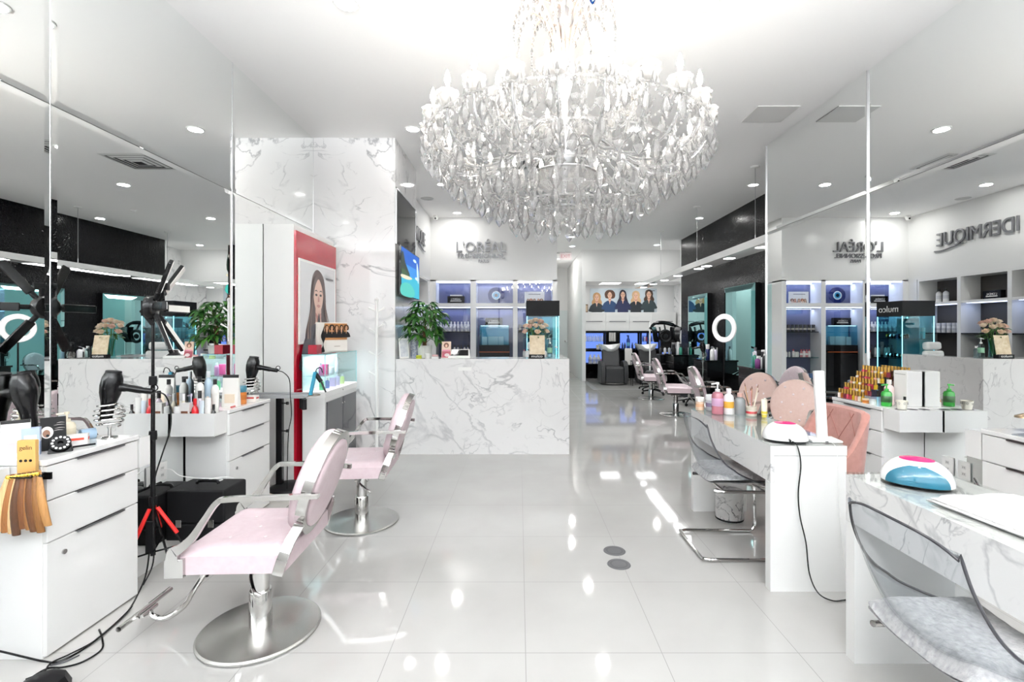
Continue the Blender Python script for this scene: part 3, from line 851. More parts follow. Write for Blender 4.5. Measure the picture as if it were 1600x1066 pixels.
# lower cabinet and lit glass showcase
t = thing('showcase_cabinet', 'white cabinet with dark doors topped by a lit glass showcase', 'showcase', (-1.91, 4.95, 0))
MB().box(-.105, .105, -.43, .43, 0, .80).build('cabinet', LACQ, t, bevel=.003)
for s in (-1, 1):
    d = MB().box(.106, .118, min(.006 * s, .40 * s), max(.006 * s, .40 * s), .12, .76).build('door', col('#4a4a4e', .06), t, bevel=.002)
    MB().ball((.124, .03 * s, .70), .008, 8).build('knob', CHROME, d)
MB().box(-.105, .115, -.44, .44, .801, .86).build('lit_base', LACQ, t, bevel=.002)
MB().box(-.10, .105, -.43, .43, .861, .864).build('light_sheet', DIM, t, smooth=False)
MB().cyl((.1155, 0, .83), (.12, 0, .83), .008, n=12).build('lock', CHROME, t)
g = MB()
for b in ((-.105, .11, -.435, -.431), (-.105, .11, .431, .435), (.106, .11, -.431, .431)): g.box(*b, .866, 1.20)
g.box(-.105, .11, -.435, .435, 1.2, 1.206)
g.build('glass_case', thin_glass('showcase_glass', '#f3fbfb'), t, smooth=False)
MB().box(-.104, .105, -.43, .43, 1.0, 1.005).build('glass_shelf', thin_glass('shelf_glass', '#f0fafa'), t, smooth=False)
MB().box(-.105, -.10, -.43, .43, .866, 1.2).build('back_panel', col('#e4f1f3', .3), t, smooth=False)
e = MB()
for y in (-.434, .434): e.box(.106, .112, y - .003, y + .003, .866, 1.206)
e.box(.106, .112, -.437, .437, 1.2, 1.208).box(-.105, .112, -.4375, -.4345, 1.2, 1.208)
e.build('edge_trim', col('#9fd8de', .15), t, smooth=False)
d_ = bpy.data.lights.new('showcase_lamp', 'AREA'); d_.shape = 'RECTANGLE'; d_.size = .15; d_.size_y = .8; d_.energy = 1.3; d_.color = (.85, .97, 1)
o_ = bpy.data.objects.new('showcase_lamp', d_); COL.objects.link(o_); o_.parent = t; o_.location = (0, 0, 1.19)
# portrait poster on the red board
pt = thing('portrait_poster', 'framed portrait poster of a long-haired woman on the red board', 'poster', (-2.059, 4.98, 1.705))
MB().box(0, .012, -.45, .45, -.405, .405).build('frame', WHITE, pt, bevel=.002)
m = MB(); fl = Flat(m, (.0122, 0, 0), (0, 1, 0), (0, 0, 1), (1, 0, 0))
fl.rect(-.42, .42, -.38, .38, 0)
portrait(fl, -.02, -.06, .125, 1, 2, 3, 4, 5, 0)
for k in range(9):                      # lighter and darker strands down both sides of the hair
    sd = -1 if k % 2 else 1
    x0, x1 = -.02 + sd * (.145 + .008 * (k // 2)), -.02 + sd * (.19 + .022 * (k // 2))
    fl.poly([(x0, .12 - .01 * k), (x0 + sd * .012, -.05), (x1 + sd * .006, -.22), (x1 + sd * .015, -.345), (x1 - sd * .004, -.345), (x1 - sd * .006, -.22), (x0, -.05)], 8 if k % 3 else 4)
fl.poly([(-.02, -.10), (.02, -.2), (.10, -.345), (.06, -.345), (-.02, -.23), (-.10, -.345), (-.14, -.345), (-.06, -.2)], 4)
fl.rect(.16, .36, .26, .28, 6); fl.rect(.18, .34, .30, .335, 7)
m.build('print', [col('#e4e5e8', .25), col('#5a4a47', .3), col('#e3bfae', .3), col('#4a4650', .3), col('#33282a', .3), col('#c98d84', .3), col('#6f6f74', .3), col('#d3d3d6', .3), col('#8a7068', .3)], pt, smooth=False)

# ------------------------------------------------------------------ crystal chandelier
def drop(m, c, h, r, n=6, a0=0.0):      # pendalogue hanging from c
    m.lathe([(0, 0), (r * .42, -.14 * h), (r, -.62 * h), (r * .62, -.82 * h), (0, -h)], c, n, a0)
def bead(m, c, r, n=5): m.lathe([(0, r), (r, 0), (0, -r)], c, n)
ch_x, ch_y = .29, 3.1
t = thing('chandelier', 'huge crystal chandelier with two tiers of candle bulbs', 'chandelier', (ch_x, ch_y, 0))
MB().lathe([(0, CEIL), (.09, CEIL), (.07, CEIL - .03), (.015, CEIL - .05), (.012, 3.5), (.05, 3.46), (.06, 3.40), (.03, 3.34), (.018, 3.25), (.05, 3.18), (.075, 3.08), (.05, 2.98), (.02, 2.9), (.02, 2.75), (.06, 2.68), (.09, 2.58), (.06, 2.48), (.02, 2.42), (.02, 2.3), (.0, 2.28)], n=24).build('stem', SILVER, t)
m = MB().lathe([(0, 2.30), (.10, 2.315), (.17, 2.36), (.20, 2.42), (.19, 2.42), (.16, 2.37), (.09, 2.33), (0, 2.32)], n=32)
m.build('glass_bowl', CRYSTAL, t)
MB().lathe([(.20, 2.42), (.206, 2.424), (.206, 2.43), (.2, 2.434)], n=32).build('bowl_rim', SILVER, t)
WARMC = col('#e6d2c4', .12, 0.0, .6)  # peach tint puts the warm lighting into the plume colour
for k in range(14):                     # palm plume crown
    a = 2 * PI * k / 14
    ca, sa = math.cos(a), math.sin(a)
    pts = spline([(.03 * ca, .03 * sa, 3.12), (.08 * ca, .08 * sa, 3.32), (.16 * ca, .16 * sa, 3.47), (.25 * ca, .25 * sa, 3.52), (.31 * ca, .31 * sa, 3.46), (.325 * ca, .325 * sa, 3.38)], 5)
    p = MB().tube(pts, [.010] * 8 + [.008] * 10 + [.006] * (len(pts) - 18), 6).build('plume', WARMC, t)
    b = MB()
    for i in range(4, len(pts), 2): drop(b, pts[i] + Vector((0, 0, -.004)), .045, .010, 5)
    for i in range(9): bead(b, pts[-1] + Vector((0, 0, -.02 - i * .02)), .008)
    b.build('bead_strand', CRYSTAL, p, smooth=False)['kind'] = 'stuff'
    if k % 2 == 0:
        pts = spline([(.03 * ca, .03 * sa, 3.2), (.05 * ca, .05 * sa, 3.42), (.10 * ca, .10 * sa, 3.56), (.17 * ca, .17 * sa, 3.60), (.22 * ca, .22 * sa, 3.55)], 5)
        MB().tube(pts, .009, 6).build('plume', WARMC, t)
b = MB(); drop(b, (.16, -.12, 3.50), .07, .018, 6); b.build('crystal_drop', thin_glass('blue_crystal', '#3a9ad8'), t, smooth=False)['label'] = 'bright blue crystal drop'
BULB = emit('#fff7ea', BULB_STRENGTH)
drops = []                              # (point, height, radius)
def candle(a, rad, zc, first):
    ca, sa = math.cos(a), math.sin(a)
    x, y = rad * ca, rad * sa
    # cup of petals
    cp = MB()
    pr = []
    for r_, z_ in ((.012, -.04), (.034, -.03), (.056, .0), (.05, .022), (.058, .034), (.048, .026), (.03, -.02), (.012, -.032)):
        row = []
        for i in range(32):
            q = 2 * PI * i / 32
            rr = r_ * (1 + .12 * abs(math.sin(4 * q)) * (1 if r_ > .02 else 0))
            row.append((x + rr * math.cos(q), y + rr * math.sin(q), zc + z_))
        pr.append(row)
    cp.grid(pr + [pr[0]], True)
    c = cp.build('candle_cup', CUPGL, t, ang=25)
    MB().lathe([(0, -.05), (.012, -.045), (.016, -.03), (.012, -.02), (.012, .075), (.0, .075)], (x, y, zc), 10).build('candle_sleeve', col('#b9b3ab', .3, .6), c)
    MB().lathe([(0, .074), (.010, .078), (.016, .098), (.015, .115), (.008, .14), (.003, .155), (0, .16)], (x, y, zc), 12).build('bulb', BULB, c)
    for i in range(5):
        q = a + 2 * PI * i / 5
        drops.append((Vector((x + .05 * math.cos(q), y + .05 * math.sin(q), zc + .0)), .075, .014))
NO, NI = 24, 12
for k in range(NO):
    a = 2 * PI * (k + .5) / NO
    ca, sa = math.cos(a), math.sin(a)
    zc = 2.665
    candle(a, .845, zc, k == 0)
    P = lambda r_, z_: Vector((r_ * ca, r_ * sa, z_))
    arm = spline([P(.09, 2.56), P(.20, 2.60), P(.32, 2.55), P(.46, 2.44), P(.62, 2.40), P(.76, 2.44), P(.835, 2.53), P(.845, 2.62)], 5)
    ar = MB().tube(arm, .010, 6).build('arm', CRYSTAL, t)
    MB().tube(arm, .0035, 4).build('arm_core', SILVER, ar)
    drops.append((arm[20] + Vector((0, 0, -.02)), .12, .026))
    drops.append((arm[27] + Vector((0, 0, -.015)), .10, .022))
    drops.append((arm[12] + Vector((0, 0, -.02)), .10, .020))
    # swag of beads to the neighbouring cup
    a2 = 2 * PI * (k + 1.5) / NO
    sw = MB()
    p0, p1 = Vector((.845 * ca, .845 * sa, zc + .015)), Vector((.845 * math.cos(a2), .845 * math.sin(a2), zc + .015))
    for i in range(1, 11):
        f = i / 11
        bead(sw, p0.lerp(p1, f) + Vector((0, 0, -.10 * 4 * f * (1 - f))), .009)
    mid = p0.lerp(p1, .5) + Vector((0, 0, -.11))
    # long bead string towards the upper tier
    p2 = Vector((.30 * ca, .30 * sa, 3.02))
    for i in range(1, 22):
        f = i / 22
        bead(sw, p2.lerp(p0, f) + Vector((0, 0, -.26 * 4 * f * (1 - f))), .0085)
    sw.build('bead_swag', CRYSTAL, t, smooth=False)['kind'] = 'stuff'
    drops.append((mid, .10, .021))
for k in range(NI):
    a = 2 * PI * k / NI + .2
    ca, sa = math.cos(a), math.sin(a)
    candle(a, .43, 2.885, False)
    P = lambda r_, z_: Vector((r_ * ca, r_ * sa, z_))
    arm = spline([P(.05, 2.72), P(.13, 2.78), P(.22, 2.72), P(.33, 2.68), P(.41, 2.74), P(.43, 2.84)], 5)
    ar = MB().tube(arm, .009, 6).build('arm', CRYSTAL, t)
    MB().tube(arm, .003, 4).build('arm_core', SILVER, ar)
    drops.append((arm[13] + Vector((0, 0, -.015)), .11, .023))
    drops.append((arm[19] + Vector((0, 0, -.01)), .09, .018))
def hoop(r_, z_, mt):
    MB().tube([(r_ * math.cos(2 * PI * i / 64), r_ * math.sin(2 * PI * i / 64), z_) for i in range(64)], .006, 6, closed=True).build('hoop', mt, t)
rnd = random.Random(11)
for r_, zt, n_, h, w in ((.88, 2.575, 48, .12, .029), (.74, 2.44, 40, .13, .031), (.56, 2.32, 30, .14, .032), (.40, 2.245, 20, .125, .028), (.33, 2.185, 18, .14, .034), (.17, 2.165, 8, .125, .028)):
    hoop(r_, zt + .03, CRYSTAL)
    for k in range(n_):
        a = 2 * PI * k / n_ + r_
        drops.append((Vector((r_ * math.cos(a), r_ * math.sin(a), zt + rnd.uniform(-.012, .012))), h * rnd.uniform(.92, 1.08), w))
for k in range(90):                    # inner hanging drops filling the body
    a = rnd.uniform(0, 2 * PI); r_ = .28 + .55 * math.sqrt(rnd.random())
    lo = 2.62 - .34 * (1 - ((r_ - .28) / .6)) ** .8
    drops.append((Vector((r_ * math.cos(a), r_ * math.sin(a), rnd.uniform(lo, 2.74 - .1 * r_))), rnd.uniform(.07, .12), rnd.uniform(.014, .024)))
# strings of small beads between the hoops
st = MB()
for r0, z0, r1, z1, n_ in ((.88, 2.6, .74, 2.47, 44), (.74, 2.47, .56, 2.35, 40), (.56, 2.35, .33, 2.215, 34), (.33, 2.215, .17, 2.195, 16)):
    for k in range(n_):
        a = 2 * PI * k / n_
        for i in range(8):
            f = (i + .5) / 8
            rr = r0 + (r1 - r0) * f; zz = z0 + (z1 - z0) * f - .05 * 4 * f * (1 - f)
            bead(st, (rr * math.cos(a), rr * math.sin(a), zz), .0085)
o = st.build('bead_strings', CRYSTAL, t, smooth=False); o['kind'] = 'stuff'
eye = Vector((-ch_x, -ch_y, EYE))
drops.sort(key=lambda d: (d[0] - eye).length / d[2] / d[1] ** .5)
for p, h, w in drops[:100]:
    b = MB(); drop(b, p, h, w, 6, rnd.random()); bead(b, p + Vector((0, 0, .012)), .010)
    b.build('crystal_drop', CRYSTAL, t, smooth=False)
rest = MB()
for p, h, w in drops[100:]:
    drop(rest, p, h, w, 6, rnd.random()); bead(rest, p + Vector((0, 0, .012)), .009)
o = rest.build('crystal_drops', CRYSTAL, t, smooth=False); o['kind'] = 'stuff'

# ------------------------------------------------------------------ hair dryers and their spiral holders
def spiral_holder(label, loc, rz=0, group='spiral dryer holders'):
    t = thing('dryer_holder', label, 'dryer holder', loc, rz, group)
    pts = []
    for i in range(5 * 20 + 1):
        a = 2 * PI * i / 20; f = i / 100
        pts.append(((.045 + .02 * math.sin(PI * f)) * math.cos(a), (.045 + .02 * math.sin(PI * f)) * math.sin(a), .06 + .12 * f))
    MB().tube(pts, .0045, 6).build('spiral', CHROME, t)
    MB().lathe([(0, 0), (.035, 0), (.035, .005), (.008, .010), (.007, .045), (.012, .06), (0, .06)], n=18).build('stand', CHROME, t)
    return t
def hair_dryer(label, loc, rz, cord=None, group='black hair dryers'):
    t = thing('hair_dryer', label, 'hair dryer', loc, rz, group)
    ax = R(8)
    m = MB().xf(rot=(0, ax, 0))
    m.lathe([(0, -.12), (.026, -.12), (.030, -.05), (.036, -.02), (.046, .02), (.049, .06), (.045, .10), (.034, .13), (.030, .137), (.0, .137)], n=28)
    m.build('barrel', BLACK, t)
    MB().xf(rot=(0, ax, 0)).lathe([(.0315, .128), (.036, .13), (.034, .138), (.0, .1385)], n=28).build('intake_grille', BLACKM, t)
    h = MB().tube(spline([(.03, 0, .05), (.08, 0, .045), (.15, 0, .03), (.20, 0, .022)]), [.022] * 6 + [.019] * 6 + [.016] * 7, 12).build('handle', BLACK, t)
    MB().tube([(.205 + .016 * math.cos(q), 0, .042 + .016 * math.sin(q)) for q in [2 * PI * i / 18 for i in range(18)]], .003, 6, closed=True).build('hang_loop', BLACK, h)
    if cord:
        MB().tube(spline([(.20, 0, .022)] + cord, 8), .0038, 6).build('cord', BLACK, t)
    return t
spiral_holder('chrome spiral dryer holder on the near left cabinet', (-2.155, 2.56, .87))
hair_dryer('black hair dryer in the spiral holder on the near left cabinet', (-2.155, 2.56, 1.085), R(14), [(.245, .02, .0), (.268, .03, -.08), (.258, .05, -.2), (.21, .08, -.33), (.16, .10, -.50), (.15, .12, -.72), (.14, .14, -.95), (.10, .12, -1.065)])
spiral_holder('chrome spiral dryer holder on the cabinet beside the display unit', (-2.16, 3.93, .87))
hair_dryer('black hair dryer in the spiral holder beside the display unit', (-2.16, 3.93, 1.085), R(5), [(.24, .03, .0), (.275, .05, -.06), (.272, .08, -.2), (.28, .08, -.36), (.25, .10, -.5), (.22, .16, -.72), (.2, .2, -1.06)])
hair_dryer('black hair dryer standing over dark jar lids at the left edge', (-2.305, 2.275, 1.10), R(205))
# ------------------------------------------------------------------ six-arm studio light on a tripod by the left mirror
t = thing('studio_light', 'black tripod light with six LED arms before the left mirror', 'studio light', (-2.075, 2.757, 0))
p = MB().cyl((0, 0, .16), (0, 0, .84), .013, n=12).cyl((0, 0, .84), (0, 0, 1.15), .0105, n=12).cyl((0, 0, 1.15), (0, 0, 1.50), .008, n=12)
p.build('pole', BLACK, t)
for z in (.47, .84, 1.15): MB().lathe([(0, -.025), (.019, -.025), (.021, 0), (.019, .025), (0, .025)], (0, 0, z), 14).build('clamp', BLACKM, t)
MB().box(-.022, .022, -.03, -.014, .18, .36).build('adapter', BLACKM, t, bevel=.003)
for k in range(3):
    a = R(15 + 120 * k) if k != 1 else R(110)
    if k == 2: a = R(262)
    ca, sa = math.cos(a), math.sin(a)
    l = MB().cyl((.02 * ca, .02 * sa, .42), (.27 * ca, .27 * sa, .012), .007, n=8)
    lg = l.build('leg', BLACK, t)
    MB().cyl((.022 * ca, .022 * sa, .43), (.12 * ca, .12 * sa, .275), .0105, n=8).build('red_clamp', col('#d3221f', .3), lg)
    MB().cyl((.01 * ca, .01 * sa, .18), (.15 * ca, .15 * sa, .205), .005, n=8).build('brace', BLACK, lg)
    MB().ball((.27 * ca, .27 * sa, .012), .012, 8).build('foot', BLACKM, lg)
# head: plane turned away from the camera, arms bent forwards like a blossom
Mh = Matrix.Translation((.01, -.015, 1.565)) @ Matrix.Rotation(R(24), 4, 'Z') @ Matrix.Rotation(R(90), 4, 'Y')   # local z -> facing direction
def hp(x, y, z): return tuple(Mh @ Vector((x, y, z)))
m = MB(); m.T = Mh.copy(); m.lathe([(0, -.035), (.055, -.035), (.065, -.02), (.065, .012), (.05, .022), (0, .022)], n=28); m.build('hub', BLACK, t)
m = MB().tube([hp(0, 0, -.03), hp(.02, 0, -.05), (0, 0, 1.47)], .013, 8); m.build('yoke', BLACKM, t)
m = MB(); m.T = Mh.copy(); m.box(-.14, -.10, -.03, .03, .05, .075).box(-.11, -.05, -.01, .01, .02, .055); m.build('phone_clamp', BLACKM, t, bevel=.004)
for k in range(6):
    a = 2 * PI * k / 6 + PI / 2
    ca, sa = math.cos(a), math.sin(a); tl = R(22)
    q = lambda r_: (hp(r_ * ca * math.cos(tl), r_ * sa * math.cos(tl), r_ * math.sin(tl)))
    arm = MB().tube([q(.055), q(.10)], .014, 10).build('arm', BLACKM, t)
    sd = (Mh.to_3x3() @ Vector((-sa, ca, 0)))
    MB().band([q(.10), q(.31)], sd, .046, .022).build('light_tube', BLACK, arm, bevel=.006)
    fw = Mh.to_3x3() @ Vector((-math.sin(tl) * ca, -math.sin(tl) * sa, math.cos(tl)))
    MB().band([Vector(q(.115)) + fw * .0115, Vector(q(.305)) + fw * .0115], sd, .037, .003).build('led_diffuser', col('#f3f1ec', .4), arm)
# ------------------------------------------------------------------ black cases on the plinth
def hard_case(label, x0, x1, y0, y1, z0, z1):
    t = thing('equipment_case', label, 'case', ((x0 + x1) / 2, (y0 + y1) / 2, z0), 0, 'black equipment cases')
    a, b, h = (x1 - x0) / 2, (y1 - y0) / 2, z1 - z0
    MB().box(-a, a, -b, b, 0, h * .33).build('base', BLACKM, t, bevel=.008)
    MB().box(-a, a, -b, b, h * .34, h).build('lid', BLACKM, t, bevel=.014)
    MB().tube(spline([(-.07, 0, h + .003), (-.06, 0, h + .018), (0, 0, h + .022), (.06, 0, h + .018), (.07, 0, h + .003)]), .009, 8).build('handle', BLACK, t)
    for s in (-.55, .55): MB().box(s * a - .018, s * a + .018, -b - .006, -b, h * .27, h * .42).build('latch', CHROME, t, bevel=.002)
hard_case('black equipment case with chrome latches on the plinth, in front', -2.195, -1.83, 3.02, 3.27, .126, .44)
hard_case('black equipment case half hidden behind the cabinet and light pole', -2.36, -2.205, 2.95, 3.25, .126, .43)
# power outlets
def outlet(label, x, y, z, side, n=2):
    t = thing('power_outlet', label, 'outlet', (x, y, z), 0, 'white power outlets')
    w = .045 * n
    MB().box(min(0, side * .008), max(0, side * .008), -w, w, -.06, .06).build('plate', WHITE, t, bevel=.002)
    for k in range(n):
        yy = -w + .045 + .09 * k
        for zz in (-.022, .022):
            MB().box(min(side * .0082, side * .009), max(side * .0082, side * .009), yy - .016, yy + .016, zz - .012, zz + .012).build('socket', col('#dcdcda', .4), t, smooth=False)
            MB().box(min(side * .009, side * .0095), max(side * .009, side * .0095), yy - .007, yy - .004, zz - .005, zz + .006).box(min(side * .009, side * .0095), max(side * .009, side * .0095), yy + .004, yy + .007, zz - .005, zz + .006).build('slot', BLACKM, t, smooth=False)
    return t
outlet('white double power outlet on the left mirror above the cases', XL + .004, 3.17, .50, 1)
outlet('white power outlet on the right mirror, nearer the camera', XR - .004, 3.235, .50, -1, 1)
outlet('white power outlet on the right mirror, farther along', XR - .004, 3.36, .50, -1, 1)
# white charger cable from outlet over the case
tag(MB().tube(spline([(-2.35, 3.2, .52), (-2.28, 3.19, .52), (-2.22, 3.18, .485), (-2.12, 3.2, .462), (-2.02, 3.22, .452), (-1.95, 3.2, .452), (-1.97, 3.15, .456), (-2.03, 3.17, .458), (-1.98, 3.24, .456), (-1.9, 3.24, .452)]), .0035, 6).build('charger_cable', WHITE), 'thin white charger cable looped on top of the black case', 'cable')
# ------------------------------------------------------------------ floor cables and dark clutter at the near left
CAB = BLACK
tag(MB().tube(spline([Vector((-2.085, 2.745, .20)), Vector((-2.08, 2.72, .10)), on(222, 915, .006), on(200, 955, .006), on(168, 985, .006), on(128, 1016, .006), on(92, 1034, .006), at(70, 1034, 2.105), at(38, 1027, 2.10), at(0, 1018, 2.095), at(-20, 1015, 2.09)], 8), .0045, 6).build('power_cable', CAB), 'black power cable from the tripod along the near cabinet foot', 'cable', 'black floor cables')
tag(MB().tube(spline([on(206, 948, .016), on(190, 965, .015), on(150, 1000, .016), on(110, 1022, .016), on(80, 1036, .016), on(68, 1050, .012), on(40, 1062, .005)], 8), .0038, 6).build('power_cable', CAB), 'thinner black cable crossing the first near the cabinet corner', 'cable', 'black floor cables')
tag(MB().tube(spline([on(155, 984, .005), on(160, 1000, .005), on(158, 1016, .005), on(128, 1035, .005), on(98, 1043, .005), on(74, 1045, .005), on(48, 1060, .008), on(36, 1072, .005)], 8), .0042, 6).build('power_cable', CAB), 'black cable curling out to the dark bag on the floor', 'cable', 'black floor cables')
c0 = on(66, 1094, 0)
t = thing('gear_bag', 'small black bag with yellow tag on the floor at the lower left', 'bag', c0, R(20))
MB().lathe([(0, 0), (.085, 0), (.09, .03), (.07, .075), (.03, .095), (0, .095)], n=9).build('pouch', BLACKM, t, bevel=.006)
MB().xf(loc=(-.02, -.06, .055), rot=(.5, .3, .6)).box(-.015, .015, -.01, .012, -.02, .02).build('yellow_tag', col('#e8d24a', .4), t, bevel=.002)
tag(MB().band(spline([on(78, 1040, .004), on(100, 1035, .004), on(124, 1024, .005)]), (0, .4, .9), .006, .002).build('zip_tie', col('#4b4b50', .3)), 'grey ribbed cable tie lying on the floor tiles', 'cable tie')

# ------------------------------------------------------------------ tray stand, irons, coat stand
t = thing('tray_stand', 'black pole stand with grey tool tray beside the pink chair', 'tray stand', (-2.075, 4.22, 0))
MB().box(-.026, .026, -.02, .02, .03, .855).build('pole', BLACK, t, bevel=.002)
MB().box(-.26, .25, -.10, .10, .855, .868).box(-.26, .25, -.10, -.092, .868, .882).box(-.26, .25, .092, .10, .868, .882).box(-.26, -.252, -.092, .092, .868, .882).build('tray', col('#a9aaac', .25), t, bevel=.002)
for z in (.80, .56): MB().cyl((.026, 0, z), (.07, 0, z), .006, n=8).cyl((.058, 0, z), (.074, 0, z), .014, n=12).build('knob', BLACK, t)
MB().lathe([(0, 0), (.16, 0), (.165, .02), (.15, .07), (.09, .1), (0, .105)], (.06, .03, 0), 28).build('base', BLACKM, t)
MB().lathe([(.163, .012), (.171, .014), (.168, .045), (.158, .05)], (.06, .03, 0), 28).build('base_band', col('#e7d9c9', .5), t)
MB().cyl((.22, -.05, .765), (.22, -.05, .853), .026, n=14).cyl((.265, -.125, .765), (.265, -.125, .853), .022, n=14).build('tool_cup', BLACKM, t)
t = thing('flat_iron', 'teal blue flat iron leaning in the tray stand cup', 'hair iron', (-1.79, 4.17, .87))
MB().xf(rot=(0, R(12), 0)).box(-.014, .014, -.012, .012, 0, .21).build('plates', col('#3f9fbf', .25), t, bevel=.005)
MB().tube(spline([(.045, 0, .205), (.06, 0, .235), (.09, 0, .24), (.105, 0, .2)]), .004, 6).build('cord', BLACK, t)
t = thing('round_brush', 'black round hair brush leaning on the teal iron', 'brush', (-1.70, 4.18, .87))
MB().cyl((0, 0, .12), (-.055, 0, .2), .018, n=12).build('bristle_head', BLACKM, t)
MB().cyl((0, 0, .12), (.04, 0, .03), .008, n=8).build('handle', BLACK, t)
tag(MB().tube([(-1.77 + .05 * math.cos(q), 4.20 + .05 * math.sin(q), .875) for q in [2 * PI * i / 20 for i in range(20)]], .004, 6, closed=True).build('wire_ring', col('#8d7c6a', .3, .8)), 'bronze wire ring at the end of the tool tray', 'ring')
t = thing('coat_stand', 'slim white coat stand before the marble column', 'coat stand', (-1.56, 5.33, 0))
MB().cyl((0, 0, .015), (0, 0, 1.76), .018, n=14).ball((0, 0, 1.765), .024).build('pole', WHITE, t)
MB().lathe([(0, 0), (.17, 0), (.17, .012), (.02, .02), (0, .02)], n=28).build('base', WHITE, t)
for k, (z, a) in enumerate(((1.68, 200), (1.68, 20), (1.45, 170), (1.20, 190), (1.20, 330), (.98, 185), (1.5, 350))):
    MB().tube([(0, 0, z - .05), (.05 * math.cos(R(a)), .05 * math.sin(R(a)), z - .02), (.085 * math.cos(R(a)), .085 * math.sin(R(a)), z)], [.008, .008, .011], 8).build('peg', WHITE, t)

# ------------------------------------------------------------------ small goods
def bottle(kind, label, loc, r, h, body, cap='#f4f4f2', band=None, group=None, cat=None, name=None, rz=0, mat=None):
    nm = {'bottle': 'bottle', 'pump': 'pump_bottle', 'tube': 'cosmetic_tube', 'jar': 'jar', 'spray': 'spray_bottle', 'box': 'product_box', 'polish': 'nail_polish', 'pouch': 'pouch'}[kind]
    t = thing(name or nm, label, cat or nm.replace('_', ' '), loc, rz, group)
    bm = mat or col(body, .3); cm = col(cap, .3)
    if kind in ('bottle', 'spray'):
        MB().lathe([(0, 0), (r * .95, 0), (r, r * .1), (r, h * .66), (r * .8, h * .74), (r * .4, h * .80), (r * .4, h * .82), (0, h * .82)], n=18).build('body', bm, t)
        if kind == 'bottle': MB().cyl((0, 0, h * .821), (0, 0, h), r * .5, n=16).build('cap', cm, t)
        else: MB().cyl((0, 0, h * .821), (0, 0, h * .92), r * .45, n=12).box(-r * .9, r * .4, -r * .25, r * .25, h * .92, h).build('trigger', cm, t)
    elif kind == 'pump':
        MB().lathe([(0, 0), (r * .95, 0), (r, r * .1), (r, h * .58), (r * .8, h * .66), (r * .4, h * .70), (0, h * .70)], n=18).build('body', bm, t)
        MB().cyl((0, 0, h * .701), (0, 0, h * .78), r * .42, n=14).cyl((0, 0, h * .78), (0, 0, h * .93), r * .13, n=8).cyl((0, 0, h * .93), (0, 0, h), r * .3, n=12).cyl((0, 0, h * .97), (-r * 1.1, 0, h * .94), r * .14, n=8).build('pump', cm, t)
    elif kind == 'tube':
        rows = []
        for z, a, b in ((h * .16, r, r), (h * .3, r * 1.02, r * .95), (h * .7, r * 1.08, r * .5), (h, r * 1.12, r * .06)):
            rows.append([(a * math.cos(q), b * math.sin(q), z) for q in [2 * PI * i / 18 for i in range(18)]])
        MB().grid(rows, True).add(rows[-1], [tuple(range(18))]).build('body', bm, t)
        MB().lathe([(0, 0), (r * .85, 0), (r * .92, h * .158), (0, h * .158)], n=18).build('cap', cm, t)
    elif kind == 'jar':
        MB().lathe([(0, 0), (r * .95, 0), (r, r * .08), (r, h * .62), (r * .9, h * .66), (0, h * .66)], n=20).build('body', bm, t)
        MB().lathe([(r * .96, h * .661), (r, h * .68), (r, h * .97), (r * .95, h), (0, h)], n=20).build('lid', cm, t)
    elif kind == 'polish':
        MB().lathe([(0, 0), (r, 0), (r, h * .45), (r * .5, h * .52), (0, h * .52)], n=8).build('body', bm, t)
        MB().lathe([(r * .72, h * .521), (r * .66, h), (0, h)], n=12).build('cap', cm, t)
    elif kind == 'box':
        MB().box(-r, r, -r * .6, r * .6, 0, h).build('carton', bm, t, bevel=.0015)
    elif kind == 'pouch':
        MB().add([(-r, -r * .4, 0), (r, -r * .4, 0), (r, r * .4, 0), (-r, r * .4, 0), (-r, -r * .06, h), (r, -r * .06, h), (r, r * .06, h), (-r, r * .06, h)], [(0, 1, 5, 4), (1, 2, 6, 5), (2, 3, 7, 6), (3, 0, 4, 7), (3, 2, 1, 0), (4, 5, 6, 7)]).build('bag', bm, t, bevel=.003)
        MB().box(-r * .98, r * .98, -r * .1, r * .1, h * .90, h * 1.0).build('clip', cm, t, bevel=.002)
    if band:
        z0, z1 = (h * .25, h * .5)
        if kind == 'box': MB().box(-r * .7, r * .7, -r * .6 - .0012, -r * .6, h * .55, h * .75).box(r, r + .0012, -r * .4, r * .4, h * .5, h * .72).build('label', col(band, .4), t, smooth=False)
        elif kind == 'pouch': MB().box(-r * .6, r * .6, -r * .42, -r * .3, h * .12, h * .4).build('label', col(band, .4), t, smooth=False)
        elif kind in ('bottle', 'pump', 'spray', 'jar'): MB().lathe([(r * 1.005, z0), (r * 1.012, z0 + .001), (r * 1.012, z1 - .001), (r * 1.005, z1)], n=18).build('label', col(band, .4), t)
        elif kind == 'tube': MB().lathe([(r * 1.03, h * .2), (r * 1.05, h * .21), (r * 1.05, h * .32), (r * 1.03, h * .33)], n=18).build('label', col(band, .4), t)
    return t
